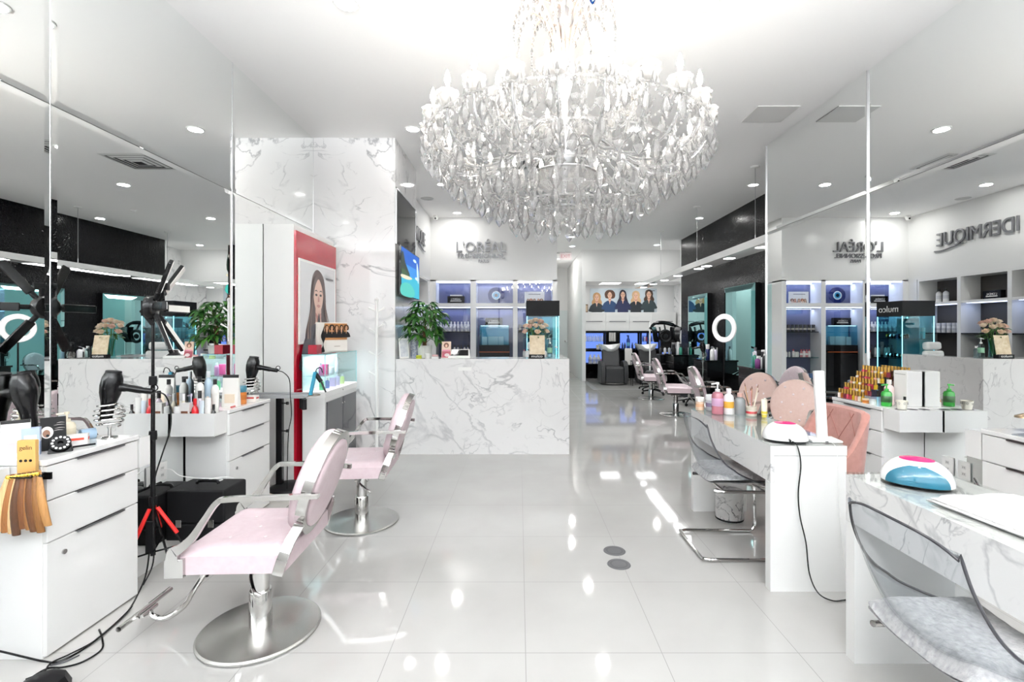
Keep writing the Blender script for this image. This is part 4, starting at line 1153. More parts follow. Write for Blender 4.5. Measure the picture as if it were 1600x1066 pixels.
# products in the white tray box by the left mirror (z = inner floor)
Z = .7232
for kind, lab, x, y, r, h, bd, cp, bn in (
    ('jar', 'small white jar at the front left of the crowded tray box', -2.335, 3.325, .022, .19, '#eef0ef', '#f5f5f5', '#d9e2e6'),
    ('box', 'white carton with brown hair picture in the crowded tray box', -2.275, 3.325, .032, .215, '#f1eeec', '#ffffff', '#7a4b33'),
    ('bottle', 'red sculpted bottle in the front of the crowded tray box', -2.215, 3.325, .021, .245, '#d31c26', '#d31c26', None),
    ('tube', 'slim pale blue tube next to the red bottle', -2.17, 3.325, .016, .23, '#d7e3ee', '#f4f4f4', '#8fb0d0'),
    ('tube', 'white tube with red print in the crowded tray box', -2.13, 3.33, .02, .25, '#f4f2ef', '#f4f4f4', '#c8282e'),
    ('bottle', 'small black bottle at the corner of the crowded tray box', -2.088, 3.325, .017, .205, '#1c1c1e', '#1c1c1e', '#3a3a3c'),
    ('bottle', 'cream bottle with red stripe at the back of the tray box', -2.335, 3.385, .02, .27, '#f1e8d4', '#f4f4f4', '#e3ded6'),
    ('pump', 'clear bottle with lilac top at the back of the tray box', -2.285, 3.39, .024, .27, '#dfe2e6', '#e6def0', '#c9ccd2'),
    ('bottle', 'pale bottle with square black cap at the back of the tray box', -2.225, 3.39, .024, .29, '#e6e2ee', '#151517', '#f0f0f0'),
    ('bottle', 'brown amber bottle at the back of the tray box', -2.17, 3.39, .018, .25, '#a8684a', '#d9c9bb', '#8a4f34'),
    ('tube', 'tall white tube at the back of the crowded tray box', -2.12, 3.395, .022, .27, '#f3f1ec', '#e9e9e9', '#f0c9a4')):
    bottle(kind, lab, (x, y, Z), r, h, bd, cp, bn, 'hair products in the left tray box')
# on top of the cabinet behind it
for kind, lab, x, y, r, h, bd, cp, bn in (
    ('spray', 'white spray bottle with black nozzle on the left product cabinet', -2.31, 3.52, .028, .23, '#f2f1ee', '#1a1a1c', '#d8d8d8'),
    ('bottle', 'tall pale blue bottle on the left product cabinet', -2.30, 3.60, .026, .26, '#b9cfe0', '#e9eef2', None),
    ('bottle', 'white bottle with black cap on the left product cabinet', -2.2, 3.52, .026, .21, '#eceae6', '#161618', '#d5cfc6'),
    ('pouch', 'large white refill pouch clipped in black on the product cabinet', -2.13, 3.60, .06, .235, '#f3f1ed', '#1a1a1c', '#e9d9c4'),
    ('jar', 'orange tub with teal lid behind the white pouch', -2.13, 3.72, .042, .14, '#e08a3e', '#4e8fa6', '#c9732c')):
    bottle(kind, lab, (x, y, .8702), r, h, bd, cp, bn, 'hair products on the left cabinet')
bottle('box', 'flat white carton with red mark on the product cabinet', (-2.11, 3.84, .8702), .045, .05, '#f3f1ee', '#fff', '#c9302c')
t = thing('phone', 'dark phone lying on the corner of the left product cabinet', 'phone', (-2.22, 3.83, .8702), R(20)); MB().box(-.035, .035, -.07, .07, 0, .009).build('case', BLACK, t, bevel=.003)
tag(MB().cyl((-2.09, 3.53, .876), (-2.09, 3.65, .876), .006, n=10).build('pen', col('#c23330', .3)), 'small red pen on the front edge of the left cabinet', 'pen')
# near left cabinet top
for kind, lab, x, y, r, h, bd, cp, bn in (
    ('pouch', 'big white pouch with black clip on the near left cabinet', -2.25, 2.175, .048, .165, '#f2efec', '#141416', '#c9c2c4'),
    ('box', 'pale blue carton on the near left cabinet', -2.21, 2.205, .030, .125, '#aebfdc', '#fff', '#e6ebf2'),
    ('pump', 'cream bottle behind the black leaflet on the near cabinet', -2.25, 2.42, .035, .16, '#efe6cf', '#efe6cf', '#e3d9c0'),
    ('box', 'white carton with red square on the near left cabinet', -2.17, 2.385, .045, .055, '#f3f0ee', '#fff', '#d8472f')):
    bottle(kind, lab, (x, y, .8702), r, h, bd, cp, bn, 'packages on the near left cabinet', rz=R(35) if kind == 'box' else R(40))
t = thing('leaflet', 'black leaflet with white script and round dog photo', 'leaflet', (-2.20, 2.30, .8702), R(48))
m = MB().xf(rot=(R(-12), 0, 0)); m.box(-.045, .045, -.002, .002, 0, .155); m.build('card', BLACKM, t, smooth=False)
m = MB(); fl = Flat(m, (0, -.0025, 0), (1, 0, 0), (0, -.208 * -1, .978), (0, -.978, .208))
fl = Flat(m, (0, -.0025, 0), (1, 0, 0), (0, .208, .978), (0, -.978, .208))
fl.oval(-.022, .085, .022, .028, 0); fl.oval(-.024, .08, .013, .018, 1); fl.oval(-.02, .07, .006, .006, 2)
for i, (a0, a1, z) in enumerate(((.0, .04, .115), (.004, .042, .10), (-.002, .036, .09), (.01, .04, .125))):
    fl.poly([(a0, z), ((a0 + a1) / 2, z + .002), (a1, z), ((a0 + a1) / 2, z + .0035)], 0)
m.build('print', [col('#ece7e2', .4), col('#8d5f45', .4), BLACKM], t, smooth=False)
t = thing('dial_stand', 'black wedge holder with white ringed dial on near cabinet', 'dial', (-2.135, 2.265, .8702), R(42))
MB().add([(-.045, -.03, 0), (.045, -.03, 0), (.045, .04, 0), (-.045, .04, 0), (-.03, .012, .065), (.03, .012, .065), (.03, .03, .065), (-.03, .03, .065)], [(0, 1, 5, 4), (1, 2, 6, 5), (2, 3, 7, 6), (3, 0, 4, 7), (3, 2, 1, 0), (4, 5, 6, 7)]).build('wedge', BLACK, t, bevel=.005)
m = MB().xf(loc=(0, -.012, .042), rot=(R(57), 0, 0)); m.lathe([(.010, .001), (.036, .001), (.038, .004), (.036, .007), (.010, .007)], n=28); d = m.build('dial_plate', BLACKM, t)
m = MB().xf(loc=(0, -.012, .042), rot=(R(57), 0, 0))
for k in range(12): m.lathe([(.0, .0085), (.0052, .008), (.0052, .006)], (.028 * math.cos(2 * PI * k / 12), .028 * math.sin(2 * PI * k / 12), 0), 8)
m.build('dial_numbers', WHITE, d, smooth=False)
tag(MB().xf(loc=(-2.12, 2.36, .872), rot=(0, 0, R(52))).box(-.09, .05, -.004, .004, 0, .008).build('comb', BLACKM), 'thin black comb lying before the white carton', 'comb')
t = thing('tape_dispenser', 'pale blue roll on its side on the near left cabinet', 'roll', (-2.235, 2.52, .8985), R(60)); MB().xf(rot=(0, PI / 2, 0)).lathe([(.016, -.03), (.028, -.03), (.028, .03), (.016, .03), (.016, -.03)], n=24).build('roll', col('#a9c4dc', .3), t)
# yellow package and hair extension bundle at the left edge
t = thing('extension_hanger', 'small black bracket with a ledge on the side of the near left cabinet', 'bracket', (-2.1, 2.118, .82))
MB().box(-.04, .045, -.075, -.002, -.006, 0).box(-.06, .07, -.01, -.002, -.03, 0).build('ledge', BLACK, t, smooth=False)
MB().cyl((-.062, -.05, -.01), (.075, -.05, -.002), .006, n=8).build('rod', BLACK, t)
t = thing('extension_package', 'yellow hair extension package printed gelin on the bracket', 'package', (-2.112, 2.092, .8205), R(10))
MB().box(-.034, .034, -.012, .012, 0, .145).build('sleeve', col('#d8ab63', .5), t, bevel=.004)
text('print', 'gelin', .026, col('#5a3a1e', .5), (0, -.0124, .105), (PI / 2, 0, 0), t, .0004)
for k in (-.018, .0, .018): MB().xf(loc=(k, -.0123, .058), rot=(PI / 2, 0, 0)).lathe([(.0, .0006), (.006, .0005), (.006, 0)], n=12).build('swatch', BLACKM, t, smooth=False)
t = thing('hair_extensions', 'bundle of blonde and brown hair extensions hanging under the yellow package', 'hair extensions', (-2.10, 2.062, .832), R(6))
hc = ['#c4a172', '#86572d', '#cbab7e', '#4c2e19', '#6b4222', '#8f6338', '#5b3617', '#785027', '#a17545']
rnd = random.Random(5)
for k, h in enumerate(hc):
    x0 = -.056 + k * .014; fan = (k - 4) * .0075
    rows = []
    for i in range(11):
        f = i / 10
        w = .0075 + .012 * math.sin(min(1, f * 1.5) * PI * .5) * (1 - .35 * f ** 3)
        rows.append([(x0 + fan * f * 1.2 + w * math.cos(q), -.004 + .004 * (k % 3) + w * .7 * math.sin(q) - .012 * math.sin(f * 3), .0 + x0 * .12 - f * (.235 + .008 * (k % 4))) for q in [2 * PI * j / 12 for j in range(12)]])
    MB().grid(rows, True).add(rows[-1], [tuple(range(12))]).build('tress', noisy('hair_' + h[1:], h, '#' + ''.join('%02x' % min(255, int(int(h[1 + 2 * j:3 + 2 * j], 16) * 1.18)) for j in range(3)), 40, .45, .3, (260, 260, 6)), t)
    MB().xf(loc=(x0, -.003, x0 * .12 - .012)).lathe([(.0085, -.006), (.0098, -.004), (.0098, .006), (.0085, .008)], n=10).build('gold_band', col('#d8b24a', .25, 1.0), t)

# ------------------------------------------------------------------ right cabinet: nail polish rack, soap, white dispenser
t = thing('polish_rack', 'clear stepped rack for nail polish on the right cabinet', 'rack', (2.79, 3.94, .8702))
m = MB()
ROWZ = [0.004, .052, .10, .148, .196]
for i, z in enumerate(ROWZ): m.box(-.125 + i * .05, -.125 + i * .05 + .048, -.155, .155, max(0, z - .004), z)
for s in (-.158, .155): m.add([(-.128, s, 0), (.128, s, 0), (.128, s, .215), (-.128, s, .02), (-.128, s + .003, 0), (.128, s + .003, 0), (.128, s + .003, .215), (-.128, s + .003, .02)], [(0, 1, 2, 3), (7, 6, 5, 4), (0, 4, 5, 1), (1, 5, 6, 2), (2, 6, 7, 3), (3, 7, 4, 0)])
m.build('steps', GLASS, t, smooth=False)
pc = ['#c9a227', '#d04a63', '#e8dccb', '#7d2b3d', '#d99a84', '#b5651d', '#c9a227', '#f0e7de', '#a8323e']
ROWN = ['lowest', 'second', 'middle', 'fourth', 'topmost']
pol = {}
for i, z in enumerate(ROWZ):
    for k in range(9):
        c = pc[(k * 2 + i * 3) % 9]
        lab = f'gold-capped nail polish, {ORD[k]} from the near end in the {ROWN[i]} rack row'
        loc = (2.79 - .125 + i * .05 + .024, 3.94 - .138 + k * .0345, .8702 + z + .0003)
        if c not in pol: pol[c] = bottle('polish', lab, loc, .0145, .075, c, '#c8962f', None, 'gold-capped nail polishes in the rack', 'nail polish')
        else: clone(pol[c], loc, None, lab)
GOLDC = col('#b48d48', .35, 1.0)
for o in bpy.data.objects:
    if o.name.startswith('cap') and o.parent and o.parent.name.startswith('nail_polish'): o.data.materials[0] = GOLDC
bottle('pump', 'green liquid soap pump bottle on the right cabinet', (2.735, 3.62, .8702), .034, .165, '#3fae3f', '#49b84f', None, None, 'soap bottle', mat=col('#3cc048', .1, **{'Transmission Weight': .3}))
MB().lathe([(.0345, .03), (.0352, .031), (.0352, .075), (.0345, .076)], n=18).build('label', col('#2f5b2f', .4), [o for o in bpy.data.objects if o.name.startswith('pump_bottle') and 'green liquid' in o.get('label', '')][0])
bottle('bottle', 'pinkish lotion bottle with pointed cap on the right cabinet', (2.80, 3.68, .8702), .032, .19, '#e9d3cf', '#f0e8e4', '#efe0dc')
bottle('polish', 'clear nail varnish bottle with black cap at the cabinet corner', (2.845, 3.585, .8702), .016, .075, '#e3e0dc', '#161618')
bottle('jar', 'small orange cream jar before the polish rack', (2.69, 3.775, .8702), .022, .035, '#e9a057', '#f0d9b8', '#d47a2f')
bottle('jar', 'small clear glass jar before the soap bottle', (2.692, 3.70, .8702), .024, .04, '#dfe6e4', '#cfd6d4')
t = thing('towel_dispenser', 'plain white upright paper towel box on the right cabinet', 'dispenser', (2.905, 3.632, .8702))
MB().box(-.06, .055, -.065, .065, 0, .262).build('box', col('#efeeec', .5), t, bevel=.006)
MB().box(-.0615, -.06, -.05, .05, .235, .24).build('slot', col('#b5b5b3', .5), t, smooth=False)
t = thing('paper_cup', 'small white cup with grey hearts on the tool holder box', 'cup', (2.735, 3.475, .8702))
MB().lathe([(0, .002), (.026, .002), (.026, 0), (.0275, 0), (.036, .06), (.038, .062), (.034, .062), (.026, .006), (0, .006)], n=24).build('cup', col('#f0ece0', .4), t)
m = MB()
for k in range(7):
    a = 2 * PI * k / 7
    m.tube([((.0345 + .0004) * math.cos(a + .13 * math.cos(q)), (.0345 + .0004) * math.sin(a + .13 * math.cos(q)), .044 + .008 * math.sin(q)) for q in [2 * PI * i / 10 for i in range(10)]], .0012, 4, closed=True)
m.build('heart_print', col('#8a8a88', .5), t)
t = thing('glass_jar', 'square glass jar with bronze lid and black knob, right edge', 'jar', (2.84, 2.72, .8702), R(20))
MB().box(-.045, .045, -.045, .045, 0, .075).build('jar', GLASS, t, bevel=.004)
MB().lathe([(0, .0755), (.052, .0755), (.05, .085), (.02, .098), (.008, .10), (0, .1)], n=24).build('lid', col('#b49a7c', .2, .8), t)
MB().cyl((0, 0, .1), (0, 0, .118), .008, .011, 12).build('knob', BLACK, t)
tag(MB().xf(loc=(2.78, 2.5, .8703), rot=(0, 0, R(12))).box(-.09, .09, -.15, .15, 0, .006).build('magazine', col('#8a8f94', .15)), 'glossy grey magazine on the cabinet at the right edge', 'magazine')

# ------------------------------------------------------------------ on the manicure tables
ZT = .8092
def uv_lamp(label, x, y, s, rz, front=True):
    t = thing('nail_lamp', label, 'nail lamp', (x, y, ZT), rz, 'white nail lamps')
    NR, NA = 12, 40
    def sup(f, a, k=1.0):      # dome point
        c, q = math.cos(a), math.sin(a)
        e = .85
        return (s * .105 * math.copysign(abs(c) ** e, c) * math.cos(f) ** .8 * k, s * .125 * math.copysign(abs(q) ** e, q) * math.cos(f) ** .8 * k, .008 + s * .10 * math.sin(f) * k)
    rows = [[sup(PI / 2 * i / NR, 2 * PI * k / NA) for k in range(NA)] for i in range(NR)]
    rows.append([sup(PI / 2 * .995, 2 * PI * k / NA) for k in range(NA)])
    m = MB().grid(rows, True).add(rows[-1], [tuple(range(NA))])
    m.build('shell', col('#f4f4f3', .12), t, ang=60)
    MB().lathe([(0, 0), (1, 0), (1.0, .006), (0, .006)], n=40).build('base_plate', BLACKM, t).scale = (s * .095, s * .113, 1)
    rows = [[tuple(Vector(sup(PI / 2 * f, 2 * PI * k / NA, 1.004)) + Vector((0, 0, .001))) for k in range(NA)] for f in (.74, .82, .92, .995)]
    MB().grid(rows, True).add(rows[-1], [tuple(range(NA))]).build('pink_cap', col('#e0216e', .2), t, ang=60)
    if front:
        rows = []
        for i in range(9):
            f = i / 8
            r = []
            for k in range(15):
                a = PI + (k / 14 * 2 - 1) * .95 * (1 - f ** 2.5 * .75)
                p = Vector(sup(PI / 2 * f * .56, a, 1.006))
                r.append(tuple(p))
            rows.append(r)
        MB().grid(rows).build('hand_opening', col('#2f6f86', .05), t, ang=60)
    else:
        for k in range(4):
            p = Vector(sup(PI / 2 * .36, PI + (k - 1.5) * .16, 1.0))
            MB().ball(tuple(p), .0045, 8, .6).build('button', SILVER, t)
        p = Vector(sup(PI / 2 * .08, PI + .02, 1.0))
        MB().cyl(tuple(p), tuple(p + Vector((-.022, 0, -.002))), .006, n=8).build('plug', BLACK, t)
    return t
uv_lamp('white dome nail lamp with pink top on the farther manicure table', 1.525, 2.79, .94, R(72), False)
uv_lamp('white dome nail lamp with pink top on the near manicure table', 1.635, 2.0, .97, R(52), True)
t = thing('power_cable', 'black lamp cord running down the end of the manicure table', 'cable', (0, 0, 0))
tag(MB().tube(spline([(1.50, 2.672, .825), (1.52, 2.655, .80), (1.535, 2.65, .70), (1.52, 2.648, .55), (1.53, 2.648, .42), (1.56, 2.645, .28), (1.57, 2.63, .12), (1.60, 2.60, .03), (1.66, 2.57, .006), (1.74, 2.58, .006), (1.80, 2.56, .006), (1.83, 2.5, .006)], 8), .0036, 6).build('lamp_cord', BLACK), 'black nail lamp cord running down the table end to the floor', 'cable')
bpy.data.objects.remove(t)
tag(MB().tube(spline([(1.71, 2.66, .82), (1.725, 2.652, .80), (1.74, 2.652, .7), (1.745, 2.65, .45), (1.77, 2.65, .2), (1.79, 2.64, .01)], 8), .002, 5).build('lamp_cord', WHITE), 'thin white cord running down the table end', 'cable')
t = thing('desk_lamp', 'white upright LED bar lamp on the farther manicure table', 'lamp', (1.72, 2.76, ZT), R(-8))
MB().box(-.075, .085, -.055, .075, 0, .012).build('base', WHITE, t, bevel=.004)
MB().xf(loc=(0, 0, .012), rot=(0, R(-3), 0)).box(-.027, .027, -.014, .014, 0, .385).build('light_bar', WHITE, t, bevel=.006)
MB().box(-.008, .008, -.0565, -.055, .003, .008).build('socket', BLACKM, t, smooth=False)
for kind, lab, x, y, r, h, bd, cp, bn, mt in (
    ('jar', 'small peach jar at the far end of the manicure table', 1.42, 3.82, .032, .10, '#e9cdb4', '#f2efe9', '#dba983', None),
    ('jar', 'round clear wrap container on the manicure table', 1.51, 3.80, .05, .12, '#cfcfd8', '#f0f0f2', '#8b7d9a', None),
    ('pump', 'pink clear pump bottle on the manicure table', 1.49, 3.65, .042, .235, '#d97f92', '#f2f2f2', '#c9a0c0', col('#df8c9d', .1, **{'Transmission Weight': .4})),
    ('bottle', 'white bottle with yellow label on the manicure table', 1.565, 3.63, .036, .19, '#f1eff0', '#ece6ea', '#dda93e', None),
    ('bottle', 'grey glass bottle with rose stopper on the manicure table', 1.64, 3.61, .038, .16, '#a9adb2', '#caa198', None, col('#b5babd', .08, **{'Transmission Weight': .5})),
    ('tube', 'yellow and white tube on the manicure table edge', 1.765, 3.50, .02, .13, '#efe9d6', '#e3d35a', '#e2cf45', None),
    ('jar', 'red labelled glass pot holding brushes on the manicure table', 1.70, 3.56, .037, .07, '#d9d2c6', '#cfc6b8', '#c2303a', None)):
    bottle(kind, lab, (x, y, ZT), r, h, bd, cp, bn, 'nail products on the manicure table', mat=mt)
rnd = random.Random(2)
for k in range(6):
    a = 2 * PI * k / 6; q = (1.70 + .02 * math.cos(a), 3.56 + .02 * math.sin(a), ZT + .0703)
    t = thing('nail_brush', ['pale', 'copper', 'wooden', 'black', 'pink', 'cream'][k] + ' handled nail brush standing in the red labelled pot', 'brush', q, 0, 'nail brushes in the pot')
    e = Vector((.03 * math.cos(a), .03 * math.sin(a), .10 + .02 * (k % 3)))
    MB().cyl((0, 0, 0), tuple(e), .004, .003, 8).build('handle', col(['#e6ddd2', '#b8754f', '#c79a6b', '#222224', '#d9a2a8', '#efe4cf'][k], .4), t)
    MB().cyl(tuple(e), tuple(e * 1.16), .004, .002, 8).build('tip', col('#7a5542', .7), t)
# towel on the near table
t = thing('folded_towel', 'folded white towel on the near manicure table', 'towel', (1.69, 1.48, ZT), R(4))
m = MB(); rnd = random.Random(9)
for lay in range(2):
    rows = []
    for i in range(19):
        a = i / 18 * 2 - 1; r = []
        for k in range(25):
            b = k / 24 * 2 - 1
            e = max(0, 1 - max(abs(a), abs(b)) ** 8) ** .5
            r.append((a * (.165 - .006 * lay), b * (.33 - .012 * lay), .004 + (.018 + .020 * lay) * e + .0035 * math.sin(7 * a + 5 * b + lay) * e + rnd.uniform(-.001, .001)))
        rows.append(r)
    m.grid(rows)
    m.grid([[(x, y, .001 + lay * .012) for x, y, z in r] for r in reversed(rows)])
m.build('cloth', noisy('white_terry', '#d9d8d6', '#e6e5e3', 200, .95, .5), t, ang=180)
# floor discs
for p, lab in (((960, 861), 'dark round floor outlet cover, farther one of two'), ((967, 882), 'dark round floor outlet cover, nearer one of two')):
    c = on(*p)
    t = thing('floor_outlet_cover', lab, 'floor cover', (c.x, c.y, 0), 0, 'round floor outlet covers')
    MB().lathe([(.0, .003), (.068, .003), (.072, 0)], n=36).build('disc', col('#5b5b5d', .35), t)
    MB().lathe([(.045, .0032), (.049, .0036), (.053, .0032)], n=36).build('ring', col('#48484a', .3), t)

# ------------------------------------------------------------------ on and behind the reception desk
ZD = 1.1005
def leaf(m, p, d, L, w, droop, up=(0, 0, 1)):
    d = Vector(d).normalized(); sd = d.cross(Vector(up))
    if sd.length < .01: sd = Vector((1, 0, 0))
    sd.normalize(); p = Vector(p)
    rows = []
    for i in range(6):
        f = i / 5
        c = p + d * L * f + Vector((0, 0, -droop * L * f * f))
        ww = w * math.sin(PI * min(1, .08 + f * .92)) ** .8
        nn = Vector((0, 0, 1))
        rows.append([tuple(c - sd * ww + nn * ww * .25), tuple(c), tuple(c + sd * ww + nn * ww * .25)])
    m.grid(rows)
t = thing('potted_plant', 'bushy green money tree in ribbed white pot on the desk', 'plant', (-1.125, 5.80, ZD))
pr = []
for r_, z_ in ((0, 0.001), (.068, .001), (.075, .02), (.085, .15), (.081, .15), (.078, .135), (0, .135)):
    pr.append([(r_ * (1 + .03 * (k % 2)) * math.cos(2 * PI * k / 48), r_ * (1 + .03 * (k % 2)) * math.sin(2 * PI * k / 48), z_) for k in range(48)])
MB().grid(pr, True).build('pot', WHITE, t, ang=25)
MB().lathe([(.0, .137), (.077, .137)], n=20).build('soil', col('#6b4a35', .9), t)
tr = MB()
for k in range(3):
    a = 2 * PI * k / 3
    tr.tube([(.014 * math.cos(a + i * .8), .014 * math.sin(a + i * .8), .13 + .025 * i) for i in range(11)], .012, 8)
tr.build('trunk', noisy('plant_bark', '#7c5a3c', '#94704f', 50, .8), t)
m = MB(); rnd = random.Random(21)
for k in range(44):
    a = k * 2.39996; f = k / 44
    z = .24 + .42 * f + rnd.uniform(-.03, .03)
    out = (.16 + .07 * math.sin(PI * f)) * rnd.uniform(.55, 1.0)
    if f > .85: out *= .6
    p0 = Vector((.01 * math.cos(a), .01 * math.sin(a), .18 + .26 * f))
    p1 = Vector((out * math.cos(a), out * math.sin(a), z))
    m.mat(1).tube([p0, p0.lerp(p1, .5) + Vector((0, 0, .03)), p1], .003, 4)
    for j in range(6):
        b = a + (j - 2.5) * .55
        m.mat(rnd.choice((0, 0, 2))).xf()
        leaf(m, p1, (math.cos(b), math.sin(b), rnd.uniform(-.25, .3)), rnd.uniform(.10, .155), rnd.uniform(.018, .026), rnd.uniform(.3, .8))
m.build('foliage', [col('#346a2c', .35), col('#5d7a3a', .5), col('#558c3a', .35)], t, ang=180)
# rose bouquet in glass vase
vx, vy = .20, 5.88
t = thing('flower_vase', 'tall clear glass vase holding peach roses on the desk', 'vase', (vx, vy, ZD))
MB().lathe([(0, .001), (.048, .001), (.05, .01), (.042, .12), (.055, .23), (.052, .23), (.039, .12), (.046, .015), (0, .012)], n=28).build('vase', TEALGL, t)
rose_pos = ['top centre', 'top left', 'top right', 'upper far left', 'upper far right', 'middle left', 'middle', 'middle right', 'low left', 'low right', 'back left', 'back right', 'low front']
rp = [(0, .0, .455), (-.06, .0, .435), (.065, .0, .44), (-.115, .0, .385), (.12, .0, .39), (-.07, -.07, .375), (.0, -.08, .385), (.075, -.075, .37), (-.125, -.04, .315), (.13, -.04, .32), (-.05, .09, .42), (.06, .09, .42), (.02, -.115, .31)]
petal = [col('#f6dfc8', .5), col('#f8e9d6', .5), col('#f4d2c2', .5)]
for k, (nm, (x, y, z)) in enumerate(zip(rose_pos, rp)):
    r = thing('rose', f'pale peach rose at the {nm} of the bouquet', 'flower', (vx, vy, ZD), 0, 'peach roses in the desk vase')
    dirn = Vector((x, y, .25)).normalized()
    rot = Vector((0, 0, 1)).rotation_difference(dirn).to_euler()
    b = MB().xf((x, y, z), rot)
    for ring, (n_, rad, hh, op) in enumerate(((3, .011, .050, .1), (4, .020, .050, .25), (5, .029, .046, .5), (6, .036, .036, .8))):
        for j in range(n_):
            a = 2 * PI * j / n_ + ring * .5
            rows = []
            for i in range(5):
                f = i / 4
                rr = rad * (.35 + .65 * f ** .6) + .008 * op * f ** 3
                wd = 1.15 * 2 * PI / n_ * (.5 + .3 * math.sin(PI * f))
                rows.append([(rr * math.cos(a + wd * s), rr * math.sin(a + wd * s), -.022 + hh * f - .010 * abs(s) * f - .003 * op * f ** 4) for s in (-.6, -.3, 0, .3, .6)])
            b.grid(rows)
    b.build('bloom', petal[k % 3], r, ang=180)
    MB().tube([(x * .12, y * .12, .02), (x * .35, y * .35, .2), (x * .9, y * .9, z - .03), (x, y, z - .008)], .0035, 6).build('stem', col('#5d8a45', .5), r)
m = MB(); rnd = random.Random(4)
for k in range(46):
    a = rnd.uniform(0, 2 * PI); z = rnd.uniform(.23, .36); rr = rnd.uniform(.02, .09)
    leaf(m, (rr * math.cos(a), rr * math.sin(a), z), (math.cos(a), math.sin(a), rnd.uniform(-.2, .5)), rnd.uniform(.06, .10), .02, .5)
o = m.build('rose_leaves', col('#3f6b35', .5), None, (vx, vy, ZD), ang=180); tag(o, 'dark green rose leaves around the bouquet in the vase', 'leaves', None, 'stuff')
# easel card
t = thing('easel_card', 'gold framed display card printed mulco before the rose vase', 'sign', (.215, 5.73, ZD), R(0))
m = MB().xf(rot=(R(-10), 0, 0)); m.box(-.09, .09, -.004, .004, .04, .275); m.build('gold_picture', noisy('embossed_gold', '#cbb592', '#e6d6b8', 22, .25, .8), t, bevel=.002)
MB().box(-.098, .085, -.02, .05, 0, .045).build('base', BLACKM, t, bevel=.002)
text('print', 'mulco', .042, WHITE, (-.005, -.0205, .012), (PI / 2, 0, 0), t, .0005, sx=1.3)
MB().box(-.09, .08, .0505, .052, 0.0, .04).build('back_plate', BLACKM, t, smooth=False)
text('print', 'mulco', .042, WHITE, (-.005, .0525, .012), (PI / 2, 0, PI), t, .0005, sx=1.3)
# sanitiser and other little desk goods
bottle('pump', 'clear hand sanitiser pump bottle on the desk', (.37, 5.86, ZD), .032, .24, '#d9e6ea', '#f2f4f4', '#8fbfa0', None, 'sanitiser bottle', mat=thin_glass('sanitiser_plastic', '#dceef0', .95))
bottle('spray', 'small clear spray bottle beside the sanitiser', (.45, 5.84, ZD), .022, .14, '#d9e6ea', '#f2f4f4', None, None, 'spray bottle', mat=thin_glass('spray_plastic', '#dceef0', .95))
tag(MB().lathe([(0, 0), (.03, 0), (.036, .012), (.03, .02), (.035, .028), (.028, .04), (0, .042)], (-1.165, 5.66, ZD), 24).build('macaron', col('#cfd84a', .4)), 'lime green macaron shaped box on the desk', 'box')
t = thing('cup', 'small white printed cup before the plant pot', 'cup', (-1.065, 5.665, ZD)); MB().lathe([(0, .001), (.03, .001), (.036, .06), (.033, .06), (.028, .006), (0, .006)], n=24).build('cup', WHITE, t)
t = thing('card_holder', 'low white business card holder on the desk', 'card holder', (-.975, 5.665, ZD)); MB().box(-.04, .04, -.02, .02, 0, .025).build('tray', WHITE, t, bevel=.003); MB().xf(rot=(.4, 0, 0)).box(-.035, .035, 0, .006, .01, .05).build('cards', col('#e0b8b8', .4), t)
t = thing('leaflet_stand', 'small upright stand of pink leaflets on the desk', 'leaflet stand', (-.855, 5.70, ZD))
MB().xf(rot=(R(-8), 0, 0)).box(-.055, .055, 0, .006, .0, .20).build('leaflet', col('#e6c8b4', .4), t, bevel=.001)
m = MB(); fl = Flat(m, (0, -.0008, 0), (1, 0, 0), (0, .139, .99), (0, -.99, .139)); fl.oval(0, .155, .03, .03, 0); fl.oval(.0, .148, .014, .018, 1); fl.rect(-.05, .05, .01, .085, 2); fl.oval(0.01, .04, .03, .02, 3); fl.rect(-.045, .045, .09, .10, 4)
m.build('print', [col('#7a4a33', .4), col('#e6b79a', .4), col('#b04a5a', .4), col('#e8d6d6', .4), col('#e26aa0', .4)], t, smooth=False)
MB().box(-.058, .058, -.03, .05, 0, .008).build('foot', WHITE, t, bevel=.002)
t = thing('tablet_terminal', 'white tablet payment stand with black screen on the desk', 'tablet', (-.70, 5.75, ZD))
MB().add([(-.13, -.07, 0), (.13, -.07, 0), (.11, .09, 0), (-.11, .09, 0), (-.13, -.07, .022), (.13, -.07, .022), (.11, .09, .105), (-.11, .09, .105)], [(0, 1, 5, 4), (1, 2, 6, 5), (2, 3, 7, 6), (3, 0, 4, 7), (3, 2, 1, 0), (4, 5, 6, 7)]).build('stand', WHITE, t, bevel=.006)
MB().add([(-.105, -.05, .0335), (.105, -.05, .0335), (.092, .07, .0957), (-.092, .07, .0957)], [(0, 1, 2, 3)]).build('screen', BLACKG, t, smooth=False)
t = thing('photo_frame', 'white photo frame leaning on the marble column end of the desk', 'picture frame', (-1.345, 5.72, ZD), R(35))
MB().xf(rot=(R(-10), 0, 0)).box(-.06, .06, 0, .014, 0, .24).build('frame', WHITE, t, bevel=.003)
MB().xf(rot=(R(-10), 0, 0)).box(-.045, .045, -.0012, 0, .02, .22).build('picture', noisy('grey_picture', '#c3c9d3', '#eef0f2', 20, .3), t, smooth=False)
MB().xf(rot=(R(-10), 0, 0)).box(-.05, .05, .0145, .018, .01, .2).build('back_board', BLACKM, t, smooth=False)
t = thing('patterned_vase', 'tall pale blue patterned vase beside the plant', 'vase', (-1.27, 5.92, ZD))
MB().lathe([(0, 0), (.045, 0), (.05, .02), (.05, .26), (.04, .285), (.043, .30), (.038, .30), (.035, .28), (0, .27)], n=28).build('vase', noisy('porcelain_pattern', '#e9ebef', '#7d8db0', 45, .2), t)
